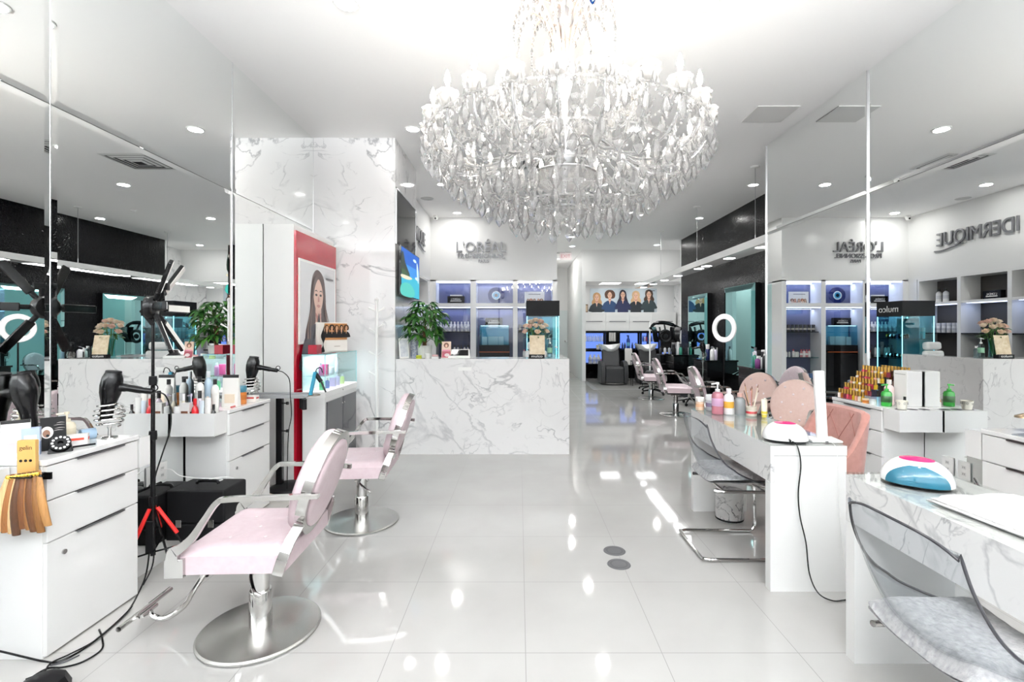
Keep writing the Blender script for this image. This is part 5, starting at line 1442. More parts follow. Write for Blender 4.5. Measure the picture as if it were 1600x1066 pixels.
# white office chair behind the desk
t = thing('office_chair', 'white padded office chair behind the reception desk', 'chair', (.17, 6.36, 0), R(-100))
MB().xf(rot=(0, R(-6), 0)).box(-.27, -.19, -.155, .155, .62, 1.18).build('backrest', WHITE, t, bevel=.035, seg=4)
MB().xf(rot=(0, R(-6), 0)).box(-.285, -.185, -.12, .12, 1.19, 1.30).build('headrest', WHITE, t, bevel=.035, seg=4)
MB().box(-.2, .16, -.17, .17, .52, .62).build('seat', WHITE, t, bevel=.03, seg=4)
MB().cyl((0, 0, .08), (0, 0, .52), .028, n=14).build('gas_column', CHROME, t)
for k in range(5):
    a = 2 * PI * k / 5
    MB().tube([(0, 0, .10), (.23 * math.cos(a), .23 * math.sin(a), .05)], [.024, .014], 8).ball((.23 * math.cos(a), .23 * math.sin(a), .028), .028, 10).build('leg', CHROME, t)
# watch display tower
t = thing('watch_tower', 'black headed glass watch tower behind the right end of the desk', 'display case', (.335, 7.06, 0))
MB().box(-.232, .232, -.245, .245, 1.63, 1.845).build('header', BLACKM, t, bevel=.002)
text('brand', 'mulco', .135, col('#e8e8e8', .3), (.2335, .01, 1.69), (PI / 2, 0, PI / 2), t, .002, sx=1.15)
MB().box(-.232, .232, -.245, .245, 0, .80).build('plinth', BLACKM, t, bevel=.002)
TG = thin_glass('tower_glass', '#cfeef2')
m = MB()
for b in ((-.229, .229, -.243, -.239), (-.229, .229, .239, .243), (-.231, -.227, -.239, .239), (.227, .231, -.239, .239)): m.box(*b, .801, 1.629)
m.build('glass_case', TG, t, smooth=False)
m = MB()
for sx_ in (-.222, .222):
    for sy_ in (-.234, .234): m.box(sx_ - .004, sx_ + .004, sy_ - .004, sy_ + .004, .802, 1.628)
m.build('led_strip', emit('#bff0ff', 2.0), t, smooth=False)
for z in (1.02, 1.30): MB().box(-.215, .215, -.228, .228, z, z + .006).build('glass_shelf', thin_glass('tower_shelf', '#9ad7dd'), t, smooth=False)
MB().box(-.05, -.04, -.2, .2, .81, 1.6).build('divider_panel', col('#5f8e9c', .3), t, smooth=False)
rnd = random.Random(8); wl = ['bottom', 'middle', 'upper']
for zi, z in enumerate((.8015, 1.0262, 1.3062)):
    for k in range(6):
        wx, wy = (.10, -.17 + .068 * k)
        w = thing('wrist_watch', f'wrist watch on cushion, {ORD[k]} from the front on the {wl[zi]} tower shelf', 'watch', (.335 + wx, 7.06 + wy, z), 0, 'watches in the glass tower')
        MB().xf(rot=(0, R(20), 0)).box(-.02, .02, -.02, .02, 0.008, .06).build('cushion', BLACKM, w, bevel=.008)
        cc = ['#d8d8da', '#cfa63c', '#b98a6a', '#d8d8da', '#2a2a2e', '#c9c9cc'][(k + zi) % 6]
        MB().tube([(.006 + .024 * math.sin(q), 0, .04 + .027 * math.cos(q)) for q in [2 * PI * i / 20 for i in range(20)]], .006, 6, closed=True).build('strap', col(cc, .2, .9), w)
        MB().cyl((.026, 0, .045), (.036, 0, .048), .017, n=18).build('dial', col(cc, .15, .9), w)
for k in range(5):
    bottle('jar', f'teal glass ornament, {ORD[k]} from the front behind the tower divider', (.335 - .13, 7.06 - .16 + .08 * k, 1.3062), .026, .16, '#8fc6cf', '#d7eef0', None, 'ornaments in the glass tower', 'ornament', 'glass_ornament')
# television and glossy dark panel on the side of the marble column
t = thing('dark_glass_panel', 'dark glossy glass panel on the column side above the television', 'panel', (-1.428, 6.16, 2.75))
MB().box(0, .012, -.53, .50, -.30, .32).build('glass', BLACKG, t, smooth=False)
MB().box(0, .016, -.545, -.531, -.315, .335).box(0, .016, .501, .515, -.315, .335).box(0, .016, -.545, .515, .321, .335).build('frame', SILVER, t, smooth=False)
t = thing('television', 'flat television showing a tropical beach on the column side', 'television', (-1.424, 6.15, 2.13))
MB().box(.03, .06, -.52, .50, -.29, .29).build('bezel', BLACKG, t, bevel=.004)
MB().box(0, .03, -.2, .2, -.12, .12).build('bracket', BLACKM, t, smooth=False)
m = MB(); fl = Flat(m, (.0603, 0, 0), (0, 1, 0), (0, 0, 1), (1, 0, 0))
fl.rect(-.51, .49, -.28, .28, 0); fl.rect(-.51, .49, .10, .28, 7)
fl.poly([(-.51, -.03), (-.2, -.02), (.49, -.04), (.49, -.28), (-.51, -.28)], 1, False)
fl.poly([(-.51, -.16), (-.1, -.12), (.2, -.2), (.1, -.28), (-.51, -.28)], 2)
fl.poly([(-.51, .2), (-.42, .22), (-.33, .12), (-.2, .05), (-.1, -.02), (-.51, -.03)], 3)
fl.poly([(-.51, .02), (-.35, .03), (-.25, -.0), (-.05, -.03), (-.51, -.045)], 4, False)
fl.poly([(-.51, -.045), (-.1, -.035), (.05, -.05), (-.2, -.08), (-.51, -.08)], 5)
fl.oval(.2, .2, .10, .02, 6); fl.oval(.38, .06, .05, .14, 6, rot=.3); fl.oval(.33, -.02, .12, .02, 6)
m.build('screen', [emit('#2f8fe0', .5), emit('#2fb6d0', .5), emit('#4fc6b8', .5), emit('#2c3b30', .5), emit('#3f5f3a', .5), emit('#e6dcc0', .5), emit('#d6ecfa', .5), emit('#1663c9', .5)], t, smooth=False)

# ------------------------------------------------------------------ goods on the lit shelves
YS = 9.78
def row(lab, kind, xs, y, z, r, h, bodies, cap, band, group, cat, where):
    src = {}
    for k, x in enumerate(xs):
        b = bodies[k % len(bodies)]
        L = f'{lab}, {ORD[k]} from the left {where}'
        if b not in src: src[b] = bottle(kind, L, (x, y, z), r, h, b, cap, band, group, cat)
        else: clone(src[b], (x, y, z), None, L)
fr_ = lambda a, b, n: [a + (b - a) * i / (n - 1) for i in range(n)]
row('white hair care bottle', 'bottle', fr_(-1.57, -1.02, 9), YS, 1.3985, .027, .20, ['#efeff0', '#e3e4ea'], '#f5f5f5', '#c3c5cf', 'white bottles in the left bay', 'bottle', 'on the upper shelf of the left bay')
row('white hair care bottle', 'pump', fr_(-1.54, -1.05, 7), YS - .08, 1.3985, .022, .15, ['#f1f1f1'], '#f5f5f5', '#b9bccb', 'white bottles in the left bay', 'bottle', 'in the front line, left bay')
row('slim salon bottle', 'bottle', fr_(-1.56, -1.03, 9), YS, .8885, .026, .24, ['#2a2a2f', '#e8e8ea', '#d5d6db'], '#29292d', None, 'mixed bottles in the left bay', 'bottle', 'on the middle shelf of the left bay')
row('black hair product jar', 'jar', fr_(.02, .60, 8), YS, 1.3985, .032, .14, ['#1d1d20'], '#141416', '#cfc8bd', 'black jars in the right bay', 'jar', 'on the upper shelf of the right bay')
row('pink capped bottle', 'bottle', fr_(.10, .26, 4) + [.42], YS, .8885, .026, .15, ['#efe3e2', '#d98a92'], '#c8384a', '#f3efee', 'small bottles in the right bay', 'bottle', 'in the right bay')
row('tiny black pointed dropper', 'bottle', [.33, .37, .5, .56], YS, .8885, .02, .13, ['#e9e6e2'], '#1c1c1e', None, 'droppers in the right bay', 'bottle', 'in the right bay')
row('blue folded pack', 'box', fr_(.06, .58, 6), YS, .4685, .04, .09, ['#5d86b8', '#e7e7ea', '#46629c'], '#fff', None, 'packs low in the right bay', 'pack', 'on the lowest shelf of the right bay')
row('white niche bottle', 'bottle', [7.9], -1.0, 0, .01, .01, ['#fff'], '#fff', None, None, None, 'x') if False else None
for k, y in enumerate((8.95, 9.1)):
    bottle('bottle', ['tall white bottle on the niche top shelf, nearer the middle niche', 'tall white bottle on the niche top shelf, nearer the corner'][k], (-1.92, y, 1.9455), .045, .25, '#f0f0ef', '#1b1b1d', '#d5d5d8', 'white bottles in the niche')
row('white pump bottle', 'jar', [-1.90] * 1, 8.66, 1.3805, .035, .18, ['#efeff0'], '#e5e5e8', '#c9cad0', 'white jars in the niche', 'jar', 'on the niche middle shelf')
for k in range(5): bottle('jar', f'white jar on the niche middle shelf, {ORD[k + 1]} from the desk', (-1.90, 8.75 + .11 * k, 1.3805), .035, .18, '#efeff0', '#e5e5e8', '#c9cad0', 'white jars in the niche')
def sign_box(label, loc, w, h, rz=0, lettered=True):
    t = thing('sign_box', label, 'sign', loc, rz, 'black brand sign boxes')
    MB().box(-w / 2, w / 2, -.045, .045, 0, h).build('box', BLACK, t, bevel=.002)
    text('lettering', "L'ORÉAL", h * .36, WHITE, (0, -.046, h * .46), (PI / 2, 0, 0), t, .0005)
    MB().box(-w * .33, w * .33, -.0465, -.045, h * .28, h * .38).build('underline', WHITE, t, smooth=False)
    return t
sign_box('black brand sign box on the top shelf of the left bay', (-1.26, 9.75, 1.9605), .34, .145)
sign_box('black brand sign box on top of the middle bay glass case', (-.50, 9.72, 1.5265), .34, .145)
sign_box('black brand sign box standing in the middle wall niche', (-1.93, 8.05, 1.9455), .30, .14, PI / 2)
tag(MB().box(-1.38, -1.14, 9.73, 9.80, 2.106, 2.135).build('white_tray', WHITE, bevel=.002), 'flat white tray lying on the left bay sign box', 'tray')
t = thing('eye_disc', 'round blue glass eye ornament in the middle bay', 'ornament', (-.46, 9.78, 1.9605))
for k, (r_, c) in enumerate(((.165, '#0d1f6b'), (.088, '#cfe6f5'), (.064, '#3f9fd0'), (.036, '#0b1a33'))):
    MB().xf(loc=(0, -.002 * k, .165), rot=(PI / 2, 0, 0)).lathe([(0, -.012 if k == 0 else 0), (r_, -.012 if k == 0 else 0), (r_, .008), (r_ * .95, .011), (0, .011)], n=40).build(['disc', 'white_ring', 'blue_ring', 'pupil'][k], col(c, .08), t)
t = thing('counter_case', 'black cabinet with orange line and lit glass case in the middle bay', 'display case', (-.49, 9.77, 0))
MB().box(-.30, .30, -.12, .15, .0, 1.13).build('cabinet', BLACK, t, bevel=.002)
MB().box(-.30, .30, -.1215, -.12, .985, 1.0).build('orange_line', col('#c8622c', .4), t, smooth=False)
m = MB()
for b in ((-.29, .29, -.118, -.114), (-.29, .29, .14, .144), (-.29, -.286, -.114, .14), (.286, .29, -.114, .14)): m.box(*b, 1.131, 1.52)
m.box(-.29, .29, -.118, .144, 1.5205, 1.526).build('glass_case', thin_glass('case_glass', '#dcf0f6'), t, smooth=False)
MB().box(-.28, .28, .135, .139, 1.135, 1.515).build('back_panel', col('#86c2d6', .3), t, smooth=False)
MB().box(-.27, .27, -.10, -.08, 1.505, 1.518).build('led_strip', emit('#cfeeff', 1.5), t, smooth=False)
for k, (x, w, h) in enumerate(((-.20, .05, .16), (-.03, .10, .17), (.13, .05, .17))):
    tag(MB().box(-w, w, -.03, .03, 0, h).build('gift_box', WHITE, None, (-.49 + x, 9.80, 1.1312), bevel=.002), ['slim white box at the left inside the middle bay case', 'wide white box in the centre of the middle bay case', 'slim white box at the right inside the middle bay case'][k], 'box', 'white boxes in the glass case')
t = thing('faces_card', 'white printed card with faces on the right bay top shelf', 'card', (.31, 9.79, 1.9605))
MB().box(-.20, .20, -.006, .006, 0, .24).build('card', WHITE, t, smooth=False)
m = MB(); fl = Flat(m, (0, -.0064, 0), (1, 0, 0), (0, 0, 1), (0, -1, 0))
for k, x in enumerate((-.13, -.07, 0, .08, .14)): portrait(fl, x, .048, .016, k % 2, 2, 3, 4, 2, k % 3)
fl.rect(-.12, .12, .18, .195, 5)
m.build('print', [col('#7a5a40', .4), col('#b0653c', .4), col('#e8c0a8', .4), col('#efe8e2', .4), col('#3a2a22', .4), col('#8a8a8e', .4)], t, smooth=False)
# goods on and in the lit showcase by the red board
def group_card(name, label, loc, rz, w, h, dark='#1d1a1c', skin='#e3b08a'):
    t = thing(name, label, 'sign', loc, rz)
    MB().box(-w, w, -.012, .012, 0, h).build('board', col('#ece7df', .4), t, bevel=.002)
    m = MB(); fl = Flat(m, (0, -.0124, 0), (1, 0, 0), (0, 0, 1), (0, -1, 0))
    fl.rect(-w * .55, w * .97, h * .42, h * .97, 0)
    for k in range(5): portrait(fl, -w * .40 + k * w * .31, h * .76, w * .085, 1 + k % 2, 3, 4, 5, 3, k % 3)
    fl.poly([(-w * .9, h * .05), (-w * .72, h * .3), (-w * .86, h * .55), (-w * .7, h * .8), (-w * .6, h * .95), (-w * .66, h * .7), (-w * .58, h * .5), (-w * .7, h * .28), (-w * .62, h * .05)], 5)
    fl.rect(-w * .5, w * .9, h * .05, h * .38, 6); fl.rect(w * .0, w * .4, h * .2, h * .22, 7)
    m.build('print', [col('#c98f5a', .4), col('#5a3a26', .4), col('#2b1d18', .4), col(skin, .4), col(dark, .4), col('#141315', .4), col('#f1ece6', .4), col('#b8aaa0', .4)], t, smooth=False)
group_card('counter_sign', 'printed counter sign with five women on the glass showcase', (-1.865, 4.85, 1.2095), R(62), .185, .30)
tag(MB().box(-.04, .04, -.06, .06, 0, .085).build('product_box', col('#a81d33', .3), None, (-1.93, 4.60, 1.2095), bevel=.002), 'dark red box beside the counter sign on the showcase', 'box')
tag(MB().box(-.02, .02, -.03, .03, 0, .11).build('product_box', col('#b8283c', .3), None, (-1.85, 5.12, 1.2095), bevel=.002), 'small red box behind the counter sign on the showcase', 'box')
for k, (kd, y, z, r, h, c, lb) in enumerate((('bottle', 4.60, 1.0055, .02, .12, '#d98fc0', 'pink bottle on the showcase shelf near the camera'), ('box', 4.70, 1.0055, .03, .10, '#e04f8e', 'hot pink carton on the showcase shelf'), ('bottle', 4.62, .8645, .022, .11, '#6fc08a', 'green bottle low in the showcase'), ('bottle', 4.76, .8645, .02, .10, '#4a72c0', 'blue bottle low in the showcase'), ('box', 4.90, .8645, .028, .09, '#c7b0dd', 'lilac carton low in the showcase'), ('bottle', 5.02, .8645, .026, .12, '#cfc0e6', 'lilac bottle low in the showcase'), ('bottle', 5.16, .8645, .022, .10, '#cfe08a', 'yellow green bottle low in the showcase'), ('bottle', 5.00, 1.0055, .018, .15, '#e9e4f0', 'tall white bottle on the showcase shelf'), ('jar', 4.86, 1.0055, .024, .06, '#e6e9f2', 'white jar on the showcase shelf'))):
    bottle(kd, lb, (-1.875, y, z), r, h, c, '#f0eef2', None, 'products in the lit showcase')

# ------------------------------------------------------------------ stations along the black wall
def wall_mirror(label, y0, y1, z0, z1):
    t = thing('wall_mirror', label, 'mirror', (4.0, (y0 + y1) / 2, z0), 0, 'mirrors on the black wall')
    w, h = (y1 - y0) / 2, z1 - z0
    MB().box(-.09, -.001, -w, w, 0, h).build('black_box', BLACK, t, smooth=False)
    b = .10; d = .022
    o = [(-.091, -w, 0), (-.091, w, 0), (-.091, w, h), (-.091, -w, h)]
    i = [(-.091 - d, -w + b, b), (-.091 - d, w - b, b), (-.091 - d, w - b, h - b), (-.091 - d, -w + b, h - b)]
    MB().add(o + i, [(7, 6, 5, 4)] + [(4 + k, 4 + (k + 1) % 4, (k + 1) % 4, k) for k in range(4)]).build('mirror_glass', TEALMIR, t, smooth=False)
    return t
wall_mirror('black framed mirror on the black wall behind the ring light', 8.05, 9.25, .62, 2.22)
wall_mirror('black framed mirror on the black wall, farther one', 10.1, 11.25, .62, 2.20)
wall_mirror('black framed mirror on the black wall hidden beside the mirror wall', 6.1, 7.15, .62, 2.22)
def station(label, y0, y1):
    t = thing('station_counter', label, 'counter', (3.8, (y0 + y1) / 2, 0), 0, 'black station counters')
    w = (y1 - y0) / 2
    MB().box(-.20, .195, -w, w, .52, .82).build('drawer_box', BLACK, t, bevel=.003)
    MB().box(-.22, .195, -w - .01, w + .01, .821, .85).build('top', BLACKG, t, bevel=.002)
    MB().box(-.203, -.2, -w + .02, w - .02, .66, .665).build('drawer_gap', col('#3a3a3c', .3), t, smooth=False)
    MB().box(-.05, .195, -w * .3, w * .3, 0, .519).build('foot', BLACK, t, smooth=False)
station('black drawer counter on the black wall near the mirror end', 7.22, 7.98)
station('black drawer counter on the black wall between its mirrors', 9.3, 10.02)
station('black drawer counter at the far end of the black wall', 11.3, 11.95)
def goods(y0, y1, n, sd, where):
    rnd = random.Random(sd)
    cs = ['#e9e9ea', '#1f2230', '#27336b', '#3f8f7a', '#d9d3e6', '#8a4a8a', '#202022', '#e4e0d8']
    for k in range(n):
        c = rnd.choice(cs)
        bottle(rnd.choice(('bottle', 'pump', 'spray', 'jar')), f'styling bottle on the black counter {where}, {ORD[k]} from the near end', (3.78 + rnd.uniform(-.08, .12), y0 + (y1 - y0) * k / (n - 1), .8505), rnd.uniform(.03, .042), rnd.uniform(.17, .30), c, rnd.choice(('#1a1a1c', '#f0f0f0', '#7a7a80')), None, 'styling bottles ' + where)
goods(7.28, 7.92, 8, 1, 'near the mirror end')
goods(9.36, 9.95, 7, 2, 'between the mirrors')
goods(11.36, 11.9, 6, 3, 'at the far end')
t = thing('ring_light', 'white ring light on a black stand before the black wall', 'ring light', (3.28, 7.78, 0))
Mr = Matrix.Translation((0, 0, 1.46)) @ Matrix.Rotation(R(-62), 4, 'Z') @ Matrix.Rotation(PI / 2, 4, 'X')
m = MB(); m.T = Mr.copy(); m.lathe([(.15, -.012), (.225, -.012), (.23, .0), (.225, .012), (.15, .012), (.145, 0), (.15, -.012)], n=48); m.build('ring_housing', WHITE, t)
m = MB(); m.T = Mr.copy(); m.lathe([(.158, .0125), (.218, .0125)], n=48); m.build('ring_diffuser', emit('#ffffff', .5), t, smooth=False)
MB().cyl((0, 0, .35), (0, 0, 1.24), .012, n=10).build('pole', BLACK, t)
for k in range(3): MB().cyl((0, 0, .45), (.22 * math.cos(2.1 * k), .22 * math.sin(2.1 * k), .01), .009, n=8).build('leg', BLACK, t)
spiral_holder('chrome spiral dryer holder on a post behind the manicure bottles', (3.3, 8.72, .86), group='spiral dryer holders')
tag(MB().cyl((3.3, 8.72, .02), (3.3, 8.72, .86), .012, n=10).lathe([(0, 0), (.13, 0), (.13, .015), (0, .02)], (3.3, 8.72, 0), 24).build('holder_post', CHROME), 'chrome floor post under a spiral dryer holder', 'post')
hair_dryer('black hair dryer in the spiral holder before the black wall', (3.3, 8.72, 1.075), R(180))
tag(MB().box(3.32, 3.98, 10.3, 11.1, 0, .16).build('foot_platform', col('#3c3e42', .3), bevel=.004), 'dark low platform at the foot of the black wall', 'platform')

# ------------------------------------------------------------------ wash area at the back
for k, nm in enumerate(('first', 'second', 'third', 'fourth')):
    x0 = 1.86 + k * .685
    t = thing('wall_cabinet', f'white wall cabinet over the wash area, {nm} from the left', 'cabinet', (x0 + .3425, 14.42, 1.40), 0, 'white wall cabinets')
    MB().box(-.342, .342, -.155, .175, 0, .545).build('body', WHITE, t, smooth=False)
    d = MB().box(-.34, .34, -.175, -.156, .003, .54).build('door', WHITE, t, bevel=.002)
    MB().box(-.24, .24, -.19, -.176, .265, .285).build('handle', col('#7d7d80', .3), d, smooth=False)
t = thing('backlit_shelf', 'black back wall shelving with blue backlit niches in the wash area', 'shelving', (3.2, 14.45, 0))
MB().box(-1.34, 1.35, .06, .145, 0, 1.395).box(-1.34, 1.35, -.15, .06, .40, .43).box(-1.34, 1.35, -.15, .06, .82, .85).box(-1.34, 1.35, -.15, .06, 1.37, 1.395).build('frame', BLACK, t, smooth=False)
for x in (-1.34, -.66, -.28, .36, .62, .96): MB().box(x, x + .05, -.15, .06, .0 if x < -1 else .40, 1.37).build('upright', BLACK, t, smooth=False)
BL = emit('#6f92f2', .5)
for x0, x1, z0, z1 in ((-1.27, -.69, .88, 1.33), (-.20, .33, .88, 1.33), (.43, .60, .88, 1.33), (.69, .94, .88, 1.33), (-1.23, -.69, .45, .78), (1.02, 1.33, .46, .76)):
    MB().box(x0, x1, .045, .059, z0, z1).build('light_panel', BL, t, smooth=False)
for x0, x1 in ((-1.28, -.67), (-.60, -.29), (.42, .61), (.68, .95)): MB().box(x0, x1, -.14, .04, 1.08, 1.09).build('glass_shelf', TEALGL, t, smooth=False)
MB().box(-1.28, 1.33, -.151, -.15, .0, .39).build('black_front', BLACKG, t, smooth=False)
row('small white bottle', 'bottle', fr_(1.98, 2.46, 9), 14.36, 1.0 + .5405 - .45, .02, .17, ['#eef0f4', '#dfe6f4'], '#f5f5f5', None, 'bottles on the blue backlit shelf', 'bottle', 'on the left blue shelf')
row('litre developer bottle', 'bottle', [2.10, 2.22, 2.34], 14.34, .4305, .055, .27, ['#eef0f4'], '#f5f5f5', '#b7bfd6', 'litre bottles low in the wash area', 'bottle', 'in the lower blue niche')
row('pink and blue pack', 'box', [2.42, 2.48], 14.34, .4305, .03, .14, ['#d78ab0', '#e4e4f0'], '#fff', None, 'packs low in the wash area', 'pack', 'in the lower blue niche')
row('small coloured bottle', 'bottle', [3.66, 3.71, 3.76, 3.91, 3.97, 4.04], 14.36, 1.0905, .022, .17, ['#3a58b0', '#e4dcea', '#b04a6a'], '#20305a', None, 'bottles on the right blue shelves', 'bottle', 'on the right blue shelves')
row('yellow topped tub', 'jar', [2.32, 2.42], 14.35, .8505, .045, .13, ['#e9e6da'], '#d6cf8a', None, 'tubs on the wash shelf', 'tub', 'under the left blue shelf')
row('rolled white towel', 'jar', [2.68, 2.75, 2.82], 14.36, 1.0905, .033, .26, ['#e9e6e2'], '#efece8', None, 'rolled towels standing on the shelf', 'towel', 'standing on the dark shelf')
row('dark styling tool', 'bottle', [3.05, 3.12, 3.34, 3.45], 14.34, .8505, .028, .20, ['#27366b', '#1e1f26'], '#1a1a1e', None, 'dark tools in the central blue niche', 'tool', 'in the central blue niche')
bottle('spray', 'tall blue spray head bottle in the central blue niche', (3.22, 14.34, .8505), .05, .42, '#2d4da0', '#243a78', '#6fb8e0')
# poster with five women
pt = thing('wall_poster', 'wide poster of five women over the white wall cabinets', 'poster', (3.13, 14.598, 2.30))
MB().box(-1.0, 1.0, -.012, 0, -.355, .37).build('panel', col('#c9d5dc', .3), pt, smooth=False)
m = MB(); fl = Flat(m, (0, -.0125, 0), (1, 0, 0), (0, 0, 1), (0, -1, 0))
cl = [('#c79a6a', 2), ('#5a3a28', 1), ('#2f2a3a', 0), ('#d2ac82', 2), ('#4f3a30', 2)]
mats = [col('#e6bb9f', .4), col('#1f2733', .4), col('#33242a', .4), col('#c4887a', .4)]
ck = ['#222a30', '#26456e', '#2a2f55', '#2b3036', '#39464a']
for k in range(5):
    mats += [col(cl[k][0], .4), col(ck[k], .4)]
rr = fl.rect
for k in (0, 1, 3, 4, 2):
    x = -.80 + k * .39; z = (.02, .09, .10, .07, .11)[k]
    fl.rect(x - .16, x + .16, -.355, z - .28, 5 + 2 * k)
    portrait(fl, x, z, .072, 4 + 2 * k, 0, 5 + 2 * k, 2, 3, cl[k][1])
fl.rect(.72, .94, .29, .305, 1)
m.v = [Vector((p.x, p.y, max(-.355, min(.37, p.z)))) for p in m.v]
m.build('print', mats, pt, smooth=False)
t = thing('small_picture', 'small brown framed picture leaning on the cabinet top', 'picture frame', (1.98, 14.40, 1.946))
MB().box(-.06, .06, -.008, .008, 0, .24).build('frame', col('#6b5138', .4), t, bevel=.002)
MB().box(-.04, .04, -.0095, -.008, .03, .21).build('picture', col('#cdb89c', .4), t, smooth=False)
# two flat panel lights in the low ceiling
for k, x in enumerate((2.62, 3.65)):
    t = thing('panel_light', ['square flat panel light in the low ceiling, left one', 'square flat panel light in the low ceiling, right one'][k], 'ceiling light', (x, 14.0, 2.77), 0, 'square panel lights')
    MB().box(-.28, .28, -.28, .28, -.006, 0).build('diffuser', emit('#ffffff', 1.3), t, smooth=False)
    MB().box(-.295, .295, -.295, -.281, -.008, 0).box(-.295, .295, .281, .295, -.008, 0).box(-.295, -.281, -.281, .281, -.008, 0).box(.281, .295, -.281, .281, -.008, 0).build('frame', WHITE, t, smooth=False)
    d = bpy.data.lights.new('panel_lamp', 'AREA'); d.size = .5; d.energy = 1.0
    o = bpy.data.objects.new('panel_lamp', d); COL.objects.link(o); o.parent = t; o.location = (0, 0, -.012)
def wash_unit(label, loc, rz):
    t = thing('wash_chair', label, 'wash chair', loc, rz, 'black backwash chairs')     # faces -y
    for s in (-1, 1):
        m = MB(); prof = [(-.36, .04), (-.40, .30), (-.36, .50), (-.25, .60), (-.08, .62), (.10, .60), (.2, .5), (.24, .2), (.24, .04)]
        x0, x1 = s * .24, s * .355
        m.add([(x0, a, b) for a, b in prof] + [(x1, a, b) for a, b in prof], [tuple(range(9)), tuple(reversed(range(9, 18)))] + [(k, 9 + k, 9 + (k + 1) % 9, (k + 1) % 9) for k in range(9)])
        m.build('arm', DARKLE, t, bevel=.02, seg=3)
    MB().box(-.235, .235, -.36, .2, .30, .47).build('seat', DARKLE, t, bevel=.03, seg=3)
    MB().box(-.235, .235, -.40, -.34, .06, .44).build('leg_rest', DARKLE, t, bevel=.02, seg=3)
    MB().xf(loc=(0, .18, .44), rot=(R(-14), 0, 0)).box(-.235, .235, -.06, .06, 0, .46).build('backrest', DARKLE, t, bevel=.03, seg=3)
    MB().box(-.22, .22, -.405, -.395, .03, .05).build('trim', CHROME, t, smooth=False)
    rows = []
    for a_, b_, z_ in ((.10, .10, .80), (.2, .2, .84), (.29, .26, .97), (.30, .27, 1.01), (.27, .24, 1.0), (.22, .2, .92), (.1, .1, .88), (.02, .02, .875)):
        rows.append([(a_ * math.copysign(abs(math.cos(q)) ** .7, math.cos(q)), .42 + b_ * math.copysign(abs(math.sin(q)) ** .7, math.sin(q)), z_ - (.10 * math.exp(-(math.cos(q) * 3) ** 2) if (a_ > .25 and math.sin(q) < 0) else 0) + .04 * abs(math.cos(q)) * (a_ > .25)) for q in [2 * PI * k / 40 for k in range(40)]])
    MB().grid(rows, True).add(rows[0], [tuple(reversed(range(40)))]).build('basin', col('#eeefee', .1), t, ang=60)
    MB().box(-.17, .17, .30, .60, .05, .82).build('pedestal', BLACK, t, bevel=.01)
    return t
w1 = wash_unit('black leather backwash chair with white basin, left one', (2.48, 12.95, 0), 0)
clone(w1, (3.52, 13.1, 0), 0, 'black leather backwash chair with white basin, half hidden right one')
t = thing('towel', 'white towel draped over the back of the left wash chair', 'towel', (2.93, 13.05, 0)); MB().xf().box(-.08, .12, .05, .09, .48, .93).build('cloth', col('#e6e3df', .8), t, bevel=.02, seg=3)
t = thing('hair_processor', 'black multi-panel hair heater on a white pole', 'hair heater', (3.12, 11.6, 0))
MB().cyl((0, 0, .08), (0, 0, 1.62), .018, n=12).build('pole', WHITE, t)
for k in range(5): MB().tube([(0, 0, .09), (.26 * math.cos(1.26 * k), .26 * math.sin(1.26 * k), .05)], [.02, .012], 8).ball((.26 * math.cos(1.26 * k), .26 * math.sin(1.26 * k), .025), .025, 8).build('leg', BLACK, t)
MB().tube(spline([(0, 0, 1.45), (.12, 0, 1.58), (.36, 0, 1.60), (.62, 0, 1.52), (.75, 0, 1.44)], 6), [.035] * 8 + [.045] * 9 + [.03] * 8, 10).build('boom', BLACK, t)
for k, (a, x) in enumerate(((20, .10), (70, .22), (120, .48), (160, .60))):
    MB().band(spline([(x - .05 * math.cos(R(a)), -.1, 1.50), (x - .02 * math.cos(R(a)), -.13, 1.38), (x, -.12, 1.25), (x + .04, -.06, 1.14)], 5), (math.cos(R(a)), math.sin(R(a)), 0), .13, .03).build('heat_panel', BLACK, t, bevel=.008)
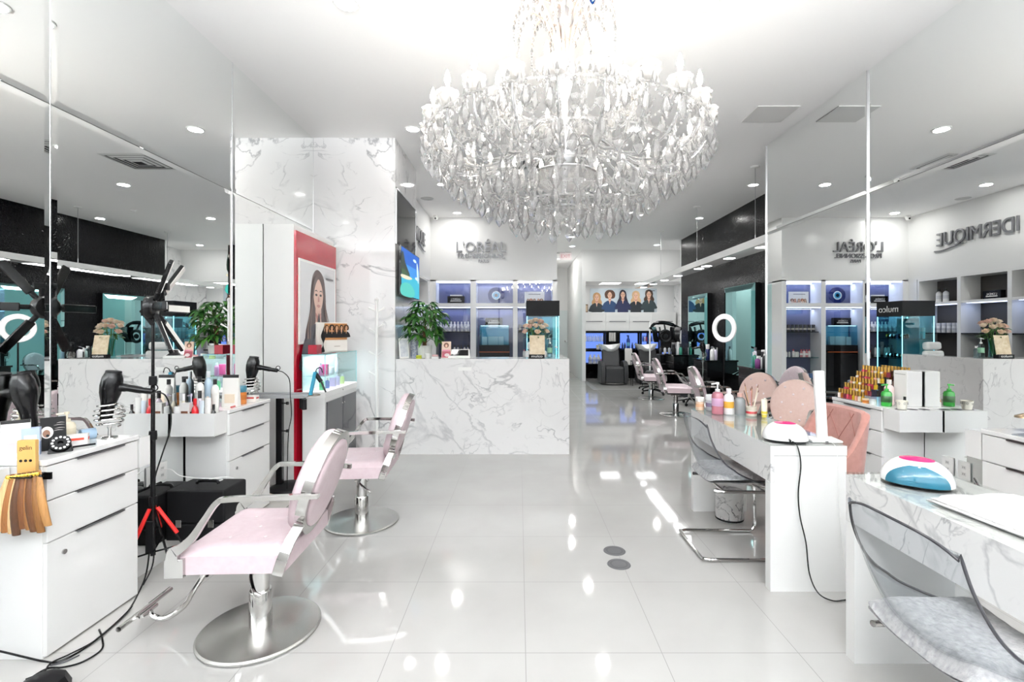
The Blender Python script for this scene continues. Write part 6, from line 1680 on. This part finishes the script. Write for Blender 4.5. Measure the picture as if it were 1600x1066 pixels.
m = MB().xf(loc=(.34, -.1, 1.28), rot=(PI / 2, 0, 0)); m.tube([(.13 * math.cos(2 * PI * i / 28), .13 * math.sin(2 * PI * i / 28), 0) for i in range(28)], .035, 8, closed=True); m.lathe([(0, .02), (.05, .02), (.06, 0), (.05, -.02), (0, -.02)], n=16); m.build('heat_ring', BLACKM, t)
MB().tube(spline([(.34, -.1, 1.41), (.34, -.05, 1.5), (.34, 0, 1.58)]), .02, 8).build('ring_arm', BLACK, t)
t = thing('tool_trolley', 'black tool trolley with small bottles beside the hair heater', 'trolley', (3.78, 12.2, 0))
MB().box(-.3, .32, -.15, .15, .07, .82).build('cabinet', DARKLE, t, bevel=.01)
for k, z in enumerate((.12, .36, .6)): MB().box(-.28, .30, -.165, -.151, z, z + .21).build('drawer', BLACK, t, bevel=.003)
for sx_ in (-.24, .26):
    for sy_ in (-.1, .1): MB().cyl((sx_ - .012, sy_, .035), (sx_ + .012, sy_, .035), .034, n=14).build('caster', BLACK, t)
row('bottle', 'spray', [3.55, 3.66, 3.77, 3.90, 4.0], 12.2, .8205, .035, .2, ['#2a2c33', '#e6e6e8', '#c3c7cf'], '#1a1a1c', None, 'bottles on the tool trolley', 'bottle', 'on the black tool trolley')
def stool(label, loc):
    t = thing('rolling_stool', label, 'stool', loc, 0, 'black rolling stools')
    MB().lathe([(0, .44), (.17, .44), (.185, .46), (.185, .50), (.16, .525), (0, .53)], n=28).build('seat', DARKLE, t)
    MB().cyl((0, 0, .1), (0, 0, .44), .025, n=12).build('column', CHROME, t)
    for k in range(5):
        a = 1.257 * k + .4
        MB().tube([(0, 0, .12), (.24 * math.cos(a), .24 * math.sin(a), .07)], [.024, .014], 8).ball((.24 * math.cos(a), .24 * math.sin(a), .03), .03, 10).build('leg', BLACK, t)
stool('black rolling stool behind the farthest pink chair', (2.98, 10.75, 0))
stool('black rolling stool behind the second pink chair', (3.25, 9.3, 0))
t = thing('serving_stand', 'thin black legged side table next to the wash chairs', 'side table', (3.02, 12.5, 0))
for sx_ in (-.12, .12):
    for sy_ in (-.1, .1): MB().cyl((sx_, sy_, 0), (sx_, sy_, .62), .008, n=8).build('leg', BLACK, t)
MB().box(-.14, .14, -.12, .12, .621, .64).build('top', BLACK, t, bevel=.003)
